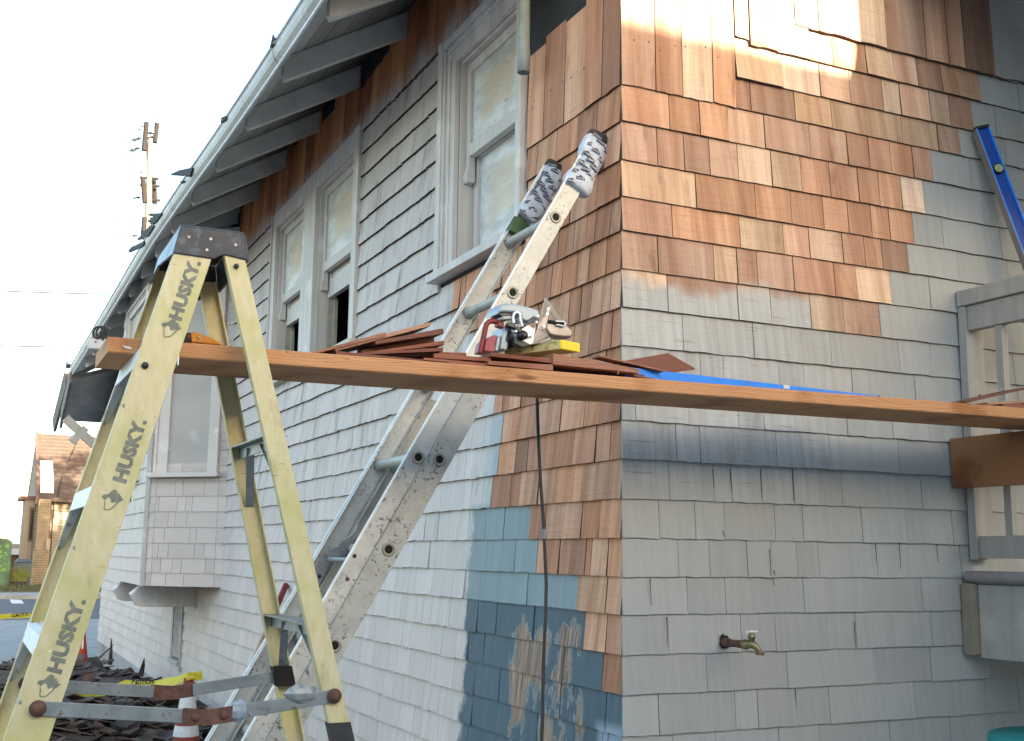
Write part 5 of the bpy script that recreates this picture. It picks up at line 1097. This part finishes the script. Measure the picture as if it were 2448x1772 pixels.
# heap of torn off shingles: one mass
m = MB(); rd = random.Random(21)
def heap(x, y):
    h = .56*math.exp(-((x-.75)/1.3)**2)*math.exp(-((y-10.2)/2.6)**4)+.30*math.exp(-((x-.3)/1.4)**2)*math.exp(-((y-6.9)/1.5)**4)+.16*math.exp(-((x+1.8)/1.)**2-((y-9.5)/3)**2); return h
V_, F_ = [], []
for i in range(11000):
    x = rd.uniform(-2.8, 1.80); y = rd.uniform(5., 13.)
    if heap(x, y) < .05 and rd.random() > .25: continue
    if heap(x, y) < .015: continue
    c = Vector((x, y, heap(x, y)*rd.uniform(.75, 1.08)+.015)); l, wq, t = rd.uniform(.06, .20), rd.uniform(.012, .06), rd.uniform(.002, .005)
    rot = Matrix.Rotation(rd.gauss(0, .9), 3, 'Z') @ Matrix.Rotation(rd.gauss(0, .35), 3, 'X') @ Matrix.Rotation(rd.gauss(0, .22), 3, 'Y')
    mm_ = MB().obox(c, rot @ Vector((l, 0, 0)), rot @ Vector((0, wq, 0)), rot @ Vector((0, 0, t))); b = len(V_); V_ += mm_.v; F_ += [tuple(b+q for q in f) for f in mm_.f]
m.add(V_, F_)
for i in range(40):
    for j in range(60):
        pass
dbo = m.build('old_shingle_heap', M['debris']); dbo.data.materials.append(plain('grey weathered scraps', (.13, .12, .11), .85, var=.5)); dbo.data.materials.append(plain('brown scraps', (.085, .05, .035), .85, var=.5)); rc_ = random.Random(4); mi_ = [rc_.choice((0, 0, 0, 1, 2)) for _ in range(len(dbo.data.polygons)//6+1)]
for i_, p_ in enumerate(dbo.data.polygons): p_.material_index = mi_[i_//6]
tag(dbo, 'heap of dark old shingles torn off the wall', 'debris', kind='stuff')
g = MB(); nx, ny = 30, 40; vs = [(-3+4.86*i/nx, 4.6+8.8*j/ny, max(-.02, heap(-3+4.86*i/nx, 4.6+8.8*j/ny)*.82-.012)) for j in range(ny+1) for i in range(nx+1)]
g.add(vs, [(j*(nx+1)+i, j*(nx+1)+i+1, (j+1)*(nx+1)+i+1, (j+1)*(nx+1)+i) for j in range(ny) for i in range(nx)]); tag(g.build('heap_core', M['debris']), 'dark packed core of the shingle heap', 'debris', kind='stuff')
def spike(name, label, base, tip, w0, mat, cat):
    b, t = Vector(base), Vector(tip); d = (t-b); s_ = d.cross(Vector((0, 1, 0))).normalized(); m = MB().loft([b-s_*w0, b+s_*w0, b+s_*w0+Vector((0, .015, 0)), b-s_*w0+Vector((0, .015, 0))], [b+d*.6-s_*w0*.8, b+d*.6+s_*w0*.5, b+d*.6+s_*w0*.5+Vector((0, .012, 0)), b+d*.6-s_*w0*.8+Vector((0, .012, 0))])
    m.loft([b+d*.6-s_*w0*.8, b+d*.6+s_*w0*.5, b+d*.6+s_*w0*.5+Vector((0, .012, 0)), b+d*.6-s_*w0*.8+Vector((0, .012, 0))], [t-s_*.003, t+s_*.003, t+s_*.003+Vector((0, .004, 0)), t-s_*.003+Vector((0, .004, 0))]); tag(m.build(name, M[mat], None, loc=b), label, cat)
spike('wood_stake', 'dark upright stake beyond the shingle heap near the wall', P(264, 1590, y=12), P(266, 1526, y=12), .02, 'debris', 'stake')
spike('wood_splinter', 'thin dark batten slanting out of the shingle heap', P(228, 1582, y=11.6), P(273, 1540, y=11.6), .009, 'debris', 'batten')
spike('bark_strip', 'curved dark strip standing at the right end of the shingle heap', P(336, 1618, y=9.6), P(345, 1574, y=9.6), .022, 'debris', 'strip')
# torn felt on the roof edge
def scrap(label, pts, y, mat='felt'):
    A = [P(u, v, x=1.145) for u, v in pts]; tag(MB().prism(A, (.012, .03, 0)).build('torn_felt', M[mat], None, loc=A[0]), label, 'roof felt', 'torn scraps along the roof edge')
c6 = lambda L: [(240+a/4.208, 230+b/4.208) for a, b in L]
scrap('dark pointed felt scrap sticking out of the gutter above the pole', c6([(705, 785), (790, 745), (930, 715), (900, 800), (860, 795), (770, 787)]), 7)
scrap('small dark felt scrap just below the pointed one', c6([(795, 862), (825, 848), (850, 850), (820, 868)]), 7)
scrap('ragged felt scrap with many points over the utility pole', c6([(475, 1190), (520, 1180), (620, 1175), (560, 1260), (520, 1290), (490, 1270), (515, 1262), (470, 1255), (510, 1235), (490, 1225), (530, 1215), (515, 1200)]), 8)
scrap('ragged felt scrap between two others near the ladder top', c6([(365, 1440), (410, 1400), (400, 1360), (450, 1350), (500, 1300), (540, 1300), (480, 1400), (420, 1430), (380, 1440)]), 9)
scrap('lowest dark felt tongue hanging over the roof edge', c6([(275, 1560), (310, 1515), (360, 1495), (440, 1455), (430, 1500), (400, 1520), (330, 1550), (290, 1568)]), 9.4)
scrap('small upright felt point near the top of the roof edge', [(648, 100), (652, 80), (659, 92)], 5)
scrap('tiny upright felt point below the top one', [(645, 112), (648, 100), (653, 106)], 5)
scrap('rounded dark felt piece on the roof edge', [(527, 293), (529, 281), (538, 277), (540, 284)], 6)
# ================================================================ ground and street
m = MB(); m.add([(-400, -200, 0), (400, -200, 0), (400, 600, 0), (-400, 600, 0)], [(0, 1, 2, 3)]); tag(m.build('ground', M['concrete']), 'grey concrete yard and driveway ground', kind='structure')
m = MB(); m.add([(-200, 28.3, .004), (200, 28.3, .004), (200, 39.6, .004), (-200, 39.6, .004)], [(0, 1, 2, 3)]); tag(m.build('road', M['asphalt']), 'asphalt street', kind='structure')
tag(box('kerb', (-200, 39.6, 0), (200, 39.85, .13), M['concrete']), 'far kerb', kind='structure'); tag(box('pavement', (-200, 39.85, 0), (200, 42, .13), M['concrete']), 'far pavement', kind='structure')
tag(box('verge', (-200, 42, 0), (200, 200, .16), M['dirtg']), 'planted strip', kind='structure')
rp0 = P(23, 1437, z=.008); mk = MB().add([P(a, b, z=.009) for a, b in ((23, 1433), (50, 1434), (58, 1443), (28, 1443))], [(0, 1, 2, 3)]).build('road_marking', M['roadp']); tag(mk, 'white painted road marking', kind='structure')
# grass tufts
m = MB(); rg_ = random.Random(9)
for i in range(2600):
    x = rg_.uniform(-.5, 6.5); y = rg_.uniform(42.1, 46.5); h = rg_.uniform(.05, .22); a = rg_.uniform(0, 6.28); b = Vector((x, y, .16)); s_ = Vector((math.cos(a), math.sin(a), 0))*.02
    m.add([b-s_, b+s_, b+Vector((rg_.uniform(-.06, .06), rg_.uniform(-.06, .06), h))], [(0, 1, 2)])
tag(m.build('grass', M['grassm']), 'dry grass on the planted strip', 'grass', kind='stuff')
pz = P(21, 1408, y=46); pr_ = P(63, 1393, y=46); pb = thing('planter_box', 'black planter trough with yellow green spiky plants across the street', 'planter', (pz.x, 46, .16))
box('trough', (pz.x, 46, .10), (pr_.x, 46.4, .38), M['inkb'], pb, .01); box('sticker', (pr_.x-.09, 45.99, .16), (pr_.x-.04, 45.998, .26), M['white'], pb)
m = MB()
for i in range(170):
    x = rg_.uniform(pz.x-.02, pr_.x); b = Vector((x, 46.2+rg_.uniform(-.12, .12), .36)); tlt = Vector((rg_.uniform(-.3, .3), rg_.uniform(-.1, .1), rg_.uniform(.25, .62))); s_ = Vector((.018, 0, 0)); m.add([b-s_, b+s_, b+tlt*.6+s_*.8, b+tlt, b+tlt*.6-s_*.8], [(0, 1, 2, 3, 4)])
m.build('leaves', plain('yellow green leaves', (.13, .145, .035), .7, var=.5, scale=6., bump=0), pb)
# green printed box, dustbin, low wall house left
gb = thing('green_box', 'green utility box printed with leaves at the far left across the street', 'utility box', (1.2, 45, .16)); gx1 = P(26, 1340, y=45).x; gz1 = P(0, 1287, y=45).z
m = MB(); m.prism([(gx1-1.3, 45, .16), (gx1, 45, .16), (gx1, 45, gz1-.12), (gx1-.15, 45, gz1-.03), (gx1-.45, 45, gz1), (gx1-1.3, 45, gz1)], (0, .8, 0)); m.build('body', M['bag'], gb, .02)
m = MB()
for i in range(26):
    x = gx1-rg_.uniform(.12, .75); zq = rg_.uniform(.5, gz1-.2); r = rg_.uniform(.03, .10); a = rg_.uniform(0, 3); m.add([(x+r*math.cos(a+k), 44.992-i*.0003, zq+r*.8*math.sin(a+k)) for k in (0, .8, 1.8, 3.1, 4.2, 5.2)], [(0, 1, 2, 3, 4, 5)])
m.build('leaf_print', M['bagl'], gb)
db = thing('dustbin', 'blue grey wheelie bin beside the neighbour chimney', 'bin', (2.2, 47, .16)); q = P(54, 1370, y=47); MB().loft([(q.x-.25, 46.8, .16), (q.x+.25, 46.8, .16), (q.x+.25, 47.3, .16), (q.x-.25, 47.3, .16)], [(q.x-.3, 46.75, 1.05), (q.x+.3, 46.75, 1.05), (q.x+.3, 47.35, 1.05), (q.x-.3, 47.35, 1.05)]).build('body', M['binm'], db, .02)
MB().loft([(q.x-.31, 46.7, 1.06), (q.x+.31, 46.7, 1.06), (q.x+.31, 47.35, 1.06), (q.x-.31, 47.35, 1.06)], [(q.x-.2, 46.9, 1.18), (q.x+.2, 46.9, 1.18), (q.x+.2, 47.35, 1.18), (q.x-.2, 47.35, 1.18)]).build('lid', M['binm'], db, .02)
# neighbour house across the street
NY = 50.; NH = thing('neighbour_house', 'cream house with brick chimney and sunlit brown roof across the street', 'house', (4, NY, .16)); NP = lambda u, v, y=NY: P(u, v, y=y)
e0, e1 = NP(101, 1193), NP(330, 1196); rdg = NP(87, 1037, NY+3.6); rz = rdg.z
m = MB(); xl, xr = NP(88, 1190).x, 13.; ezz = e0.z; m.loft([(xl, NY-.5, ezz), (xl, NY-.5, ezz-.12), (xl+.0, NY+3.6, rz-.12), (xl, NY+3.6, rz)], [(xr, NY-.5, ezz), (xr, NY-.5, ezz-.12), (xr, NY+3.6, rz-.12), (xr, NY+3.6, rz)])
m.loft([(xl, NY+3.6, rz), (xl, NY+3.6, rz-.12), (xl, NY+8, ezz-.12), (xl, NY+8, ezz)], [(xr, NY+3.6, rz), (xr, NY+3.6, rz-.12), (xr, NY+8, ezz-.12), (xr, NY+8, ezz)]); nroof = m.build('roof', M['roofn'], NH)
m = MB()
for k in range(17):
    t = k/17; y0 = NY-.5+4.1*t; z0 = ezz+(rz-ezz)*t; m.box((xl, y0, z0+.001), (xr, y0+.10, z0+.045))
tag(m.build('shingle_course', M['roofn'], nroof), kind='stuff')
m = MB(); m.loft([(xl-.06, NY-.6, ezz-.2), (xl+.05, NY-.6, ezz-.2), (xl+.05, NY-.6, ezz+.08), (xl-.06, NY-.6, ezz+.08)], [(xl-.06, NY+3.6, rz-.2), (xl+.05, NY+3.6, rz-.2), (xl+.05, NY+3.6, rz+.08), (xl-.06, NY+3.6, rz+.08)]); m.build('barge_board', M['browntrim'], NH)
MB().prism([(xl+.02, NY, .16), (xl+.02, NY, ezz), (xl+.02, NY+3.6, rz-.1), (xl+.02, NY+7.5, ezz), (xl+.02, NY+7.5, .16)], (10, 0, 0)).build('wall', M['sidingc'], NH)
m = MB(); zq = .3
while zq < ezz-.1: m.box((xl+.01, NY-.03, zq), (xr-.5, NY-.001, zq+.018)); m.box((xl-.01, NY-.03, zq), (xl+.019, NY+7.4, zq+.018)); zq += .12
tag(m.build('siding_lap', M['mortar'], NH), kind='stuff')
sk0, sk1 = NP(97, 1047, NY+2.6), NP(127, 1110, NY+1.4)
tt = lambda z_: NY-.5+4.1*(z_-ezz)/(rz-ezz)
MB().loft([(sk0.x, tt(3.75), 3.78), (sk1.x, tt(3.75), 3.78), (sk1.x, tt(3.75)+.05, 3.74), (sk0.x, tt(3.75)+.05, 3.74)], [(sk0.x, tt(5.15), 5.19), (sk1.x, tt(5.15), 5.19), (sk1.x, tt(5.15)+.05, 5.15), (sk0.x, tt(5.15)+.05, 5.15)]).build('skylight', plain('white reflective skylight', (.8, .8, .8), .5, bump=0), NH)
# chimney of single bricks (the nearest large ones as pieces)
cx0, cx1 = NP(82, 1300).x, NP(112, 1300).x; zc1 = ezz-.02; chim = box('chimney', (cx0+.03, NY-.78, .16), (cx1-.02, NY-.05, zc1), M['mortar'], NH)
bme = bpy.data.meshes.new('brick'); mb_ = MB().box((0, 0, 0), (1, 1, 1)); bme.from_pydata(mb_.v, [], mb_.f); bme.materials.append(M['brickc'])
zq = .17; i = 0
while zq < zc1-.07 and i < 60:
    wide = .07 if zq < 1.45 else 0
    nb = 3; W_ = (cx1-cx0+2*wide)/nb; offx = (i % 2)*W_*.5
    for k in range(nb+(i % 2)):
        xa = cx0-wide+k*W_-offx; xb = xa+W_-.012; xa = max(xa, cx0-wide); xb = min(xb, cx1+wide)
        if xb-xa < .04: continue
        o = link('brick', bme, None, chim); o.location = Vector((xa, NY-.80-wide-rg_.uniform(0, .006), zq))-wloc(chim); o.scale = (xb-xa, .06+wide, .075)
    zq += .087 if zq > 1.45 else .095; i += 1
bx0, bx1 = NP(58, 1230, 51).x, NP(82, 1230, 51).x
box('side_bay', (bx0, 51, .9), (bx1+.4, 53, P(60, 1195, y=51).z), M['sidingc'], NH); box('side_bay_roof', (bx0-.22, 50.9, P(60, 1195, y=51).z), (bx1+.4, 53.2, P(60, 1186, y=51).z), M['browntrim'], NH)
bz0, bz1 = P(70, 1295, y=50.98).z, P(70, 1213, y=50.98).z; wq = box('window', (P(69, 1250, y=50.98).x, 50.95, bz0), (P(79, 1250, y=50.98).x, 50.999, bz1), M['browntrim'], NH); box('pane', (P(73, 1250, y=50.98).x, 50.94, bz0+.1), (P(78.5, 1250, y=50.98).x, 50.949, bz1-.1), M['glass'], wq)
dp = NP(118, 1260); MB().tube([(dp.x, NY-.1, .5), (dp.x, NY-.1, ezz-.1)], .035, 8).build('drainpipe', M['browntrim'], NH); MB().tube([(dp.x+.14, NY-.1, .5), (dp.x+.14, NY-.1, ezz-.1)], .03, 8).build('drainpipe', M['sidingc'], NH)
box('meter_box', (NP(107, 1290).x, NY-.95, P(0, 1315, y=NY).z), (NP(117, 1290).x, NY-.85, P(0, 1287, y=NY).z), M['sidingc'], NH); box('window', (NP(124, 1240).x, NY-.04, P(0, 1320, y=NY).z), (NP(131, 1240).x, NY-.001, P(0, 1215, y=NY).z), M['browntrim'], NH)
# far garage and shop sign
fg = thing('far_garage', 'low white roofed garage left of the neighbour house', 'garage', (2, 60, .16)); a, b = P(26, 1340, y=60), P(60, 1310, y=60)
box('wall', (a.x-3, 60, .16), (b.x+.3, 64, P(0, 1327, y=60).z), M['browntrim'], fg); box('roof', (a.x-3, 59.6, P(0, 1326, y=60).z), (b.x+.3, 64, P(0, 1311, y=60).z), M['banner'], fg); box('parapet', (a.x-3, 60.5, P(0, 1311, y=60).z), (b.x+.3, 64, P(0, 1300, y=60).z), M['sidingc'], fg)
sg = thing('shop_building', 'pale shop building with faded lavender lettering in the far distance', 'shop', (0, 75, .16)); a, b = P(-60, 1340, y=75), P(56, 1190, y=75)
box('wall', (a.x-6, 75, .16), (b.x+.6, 80, b.z+.2), M['banner'], sg)
text('sign_lettering', 'AU', M['lav'], sg, (P(4, 1217, y=74.98).x, 74.97, P(0, 1217, y=75).z), (1, 0, 0), (0, 0, 1), .62, .02, .02); text('sign_lettering', 'AUTO B', M['lav'], sg, (P(-14, 1233, y=74.98).x, 74.97, P(0, 1234, y=75).z), (1, 0, 0), (0, 0, 1), .62, .02, .02)
# service wire of the neighbour house
tag(MB().tube([P(186, 1052, y=49), P(150, 1130, y=49.2), P(136, 1192, y=49.6)], .02, 5).build('service_wire', M['inkb']), 'thin service wire running down to the neighbour eave', 'wire')
# ================================================================ utility pole and wires
UY = 30.; UP = lambda u, v, y=UY: P(u, v, y=y); q6 = lambda a, b, y=UY: P(240+a/4.208, 230+b/4.208, y=y)
tp, bt = q6(480, 420), Vector((q6(485, 1300).x+.05, UY, 0)); up_ = thing('utility_pole', 'sunlit utility pole with dark timber arms and insulators behind the roof', 'utility pole', bt)
MB().tube([bt, q6(485, 1100), q6(490, 800), q6(500, 430)], [.13, .085, .07, .05], 12).build('pole', M['pole'], up_)
for (a, b, c, d), y in (((465, 265, 437, 548), UY-.3), ((570, 275, 548, 470), UY+.3), ((428, 820, 447, 1075), UY-.3), ((538, 825, 550, 1080), UY+.3), ((445, 1220, 425, 1440), UY-.3)):
    MB().tube([q6(a, b, y), q6(c, d, y)], .062, 8).build('timber_arm', M['poled'], up_)
for a, b, c, d in ((470, 430, 545, 405), (398, 818, 585, 832), (400, 895, 595, 908), (445, 990, 530, 1000), (420, 1038, 600, 1050), (470, 1300, 520, 1290)): MB().tube([q6(a, b), q6(c, d)], .035, 6).build('crossarm', M['poled'], up_)
for a, b, c, d in ((455, 900, 470, 1180), (520, 900, 515, 1180), (468, 450, 470, 640)): MB().tube([q6(a, b), q6(c, d)], .02, 6).build('conduit', M['poled'], up_)
MB().tube([q6(500, 325), q6(500, 372)], .10, 12).build('transformer', plain('grey transformer', (.35, .37, .38), .5), up_); MB().tube([q6(530, 205), q6(565, 212), q6(605, 218)], [.02, .04, .02], 6).build('bird_guard', M['gutterd'], up_)
for a, b, r in ((345, 440, .10), (385, 425, .08), (325, 545, .10), (370, 525, .08), (345, 1025, .07), (380, 1020, .08), (340, 1405, .08), (585, 905, .05), (390, 338, .05), (420, 308, .05), (318, 770, .04), (410, 770, .05), (310, 682, .04), (620, 830, .03), (665, 830, .03), (620, 907, .03), (665, 907, .03), (622, 1050, .03), (665, 1050, .03), (235, 470, .03), (282, 462, .03), (235, 582, .03), (278, 565, .03), (345, 1345, .04), (110, 1218, .02), (163, 1222, .025), (298, 1240, .03), (345, 1245, .03), (128, 1310, .025), (290, 1328, .025), (237, 1393, .03), (178, 1390, .025), (643, 1112, .03)):
    c_ = q6(a, b); MB().tube([c_-Vector((r*.9, 0, r*.3)), c_-Vector((r*.2, 0, 0)), c_, c_+Vector((r*.2, 0, 0)), c_+Vector((r*.9, 0, r*.3))], [r*.15, r*.3, r*.75, r*.3, r*.15], 6).build('insulator', M['wire'], up_)
for nm, (u0, v0, u1, v1) in (('upper of two thin power lines crossing the white sky', (-300, 678, 500, 704)), ('lower of two thin power lines crossing the white sky', (-300, 814, 500, 827))):
    A, B = UP(u0, v0, 33), UP(u1, v1, 33); tag(MB().tube([A+(B-A)*(i/12)-Vector((0, 0, .10*math.sin(math.pi*i/12))) for i in range(13)], .019, 5).build('power_line', M['wire'], None, loc=A), nm, 'power line', 'power lines')
for a in (((240, 470), (440, 405)), ((240, 582), (430, 515)), ((100, 1390), (430, 1412)), ((60, 1300), (430, 1335)), ((110, 1218), (420, 1250)), ((600, 830), (760, 832)), ((600, 907), (740, 907)), ((600, 1050), (700, 1050))):
    MB().tube([q6(*a[0]), q6(*a[1])], .006, 4).build('wire', M['wire'], up_)
def tree(label, x, y, h, cr, seed):  # unseen trees, added behind the house to shade the neighbour's front and roof
    rt = random.Random(seed); T = thing('shade_tree', label, 'tree', (x, y, 0), 'unseen trees added to shade the neighbour house')
    m = MB().tube([(x, y, 0), (x+.05, y, h*.35), (x-.05, y+.1, h*.7)], [.17, .13, .05], 8)
    for k in range(7): a = rt.uniform(0, 6.28); m.tube([(x, y, h*rt.uniform(.3, .5)), (x+math.cos(a)*cr*.7, y+math.sin(a)*cr*.7, h*rt.uniform(.6, .85))], [.06, .02], 5)
    m.build('trunk', M['bark'], T); V, Fc = [], []
    cl = [(rt.gauss(0, cr*.42), rt.gauss(0, cr*.42), rt.uniform(.42, .93)*h, rt.uniform(.3, .7)) for k in range(45)]
    for i in range(5200):
        cx_, cy_, cz_, r_ = rt.choice(cl); p = Vector((x+cx_+rt.gauss(0, r_*.5), y+cy_+rt.gauss(0, r_*.5), min(h, cz_+rt.gauss(0, r_*.4)))); a = Vector((rt.gauss(0, 1), rt.gauss(0, 1), rt.gauss(0, 1))).normalized()*.11; b = a.orthogonal().normalized()*.07; n0 = len(V); V += [p-a, p+b, p+a, p-b]; Fc.append((n0, n0+1, n0+2, n0+3))
    me = bpy.data.meshes.new('crown'); me.from_pydata([tuple(Vector(v)-Vector((x, y, 0))) for v in V], [], Fc); link('crown', me, M['leaf'], T)
tree('left one of three unseen trees added to shade the neighbour house', 8.4, 31, 9.0, 2.7, 1); tree('middle one of three unseen trees added to shade the neighbour house', 12.4, 30.5, 9.2, 2.4, 2); tree('right one of three unseen trees added to shade the neighbour house', 16., 31, 7.4, 2.4, 3)
# ================================================================ unseen house added behind the camera to shade the lower wall
bt_ = math.tan(EL); zsh = P(1700, 95, y=YW).z; yr = -6.; par = zsh+(YW-yr)*bt_
HB = thing('shade_house_behind', 'unseen flat roofed house added behind the viewer to shade the lower wall', 'house', (0, yr, 0))
MB().box((-16, yr-9, 0), (17, yr-.05, par-.25)).build('wall', M['walln'], HB)
MB().box((-16.1, yr-9, par-.25), (17.1, yr, par)).build('parapet', M['browntrim'], HB)
for x in (-9, -4, 1, 6, 11): box('window', (x, yr-.05, 1.0), (x+1.2, yr-.01, 2.2), M['glass'], HB)
print('shingle objects', nsh, 'objects', len(bpy.data.objects))
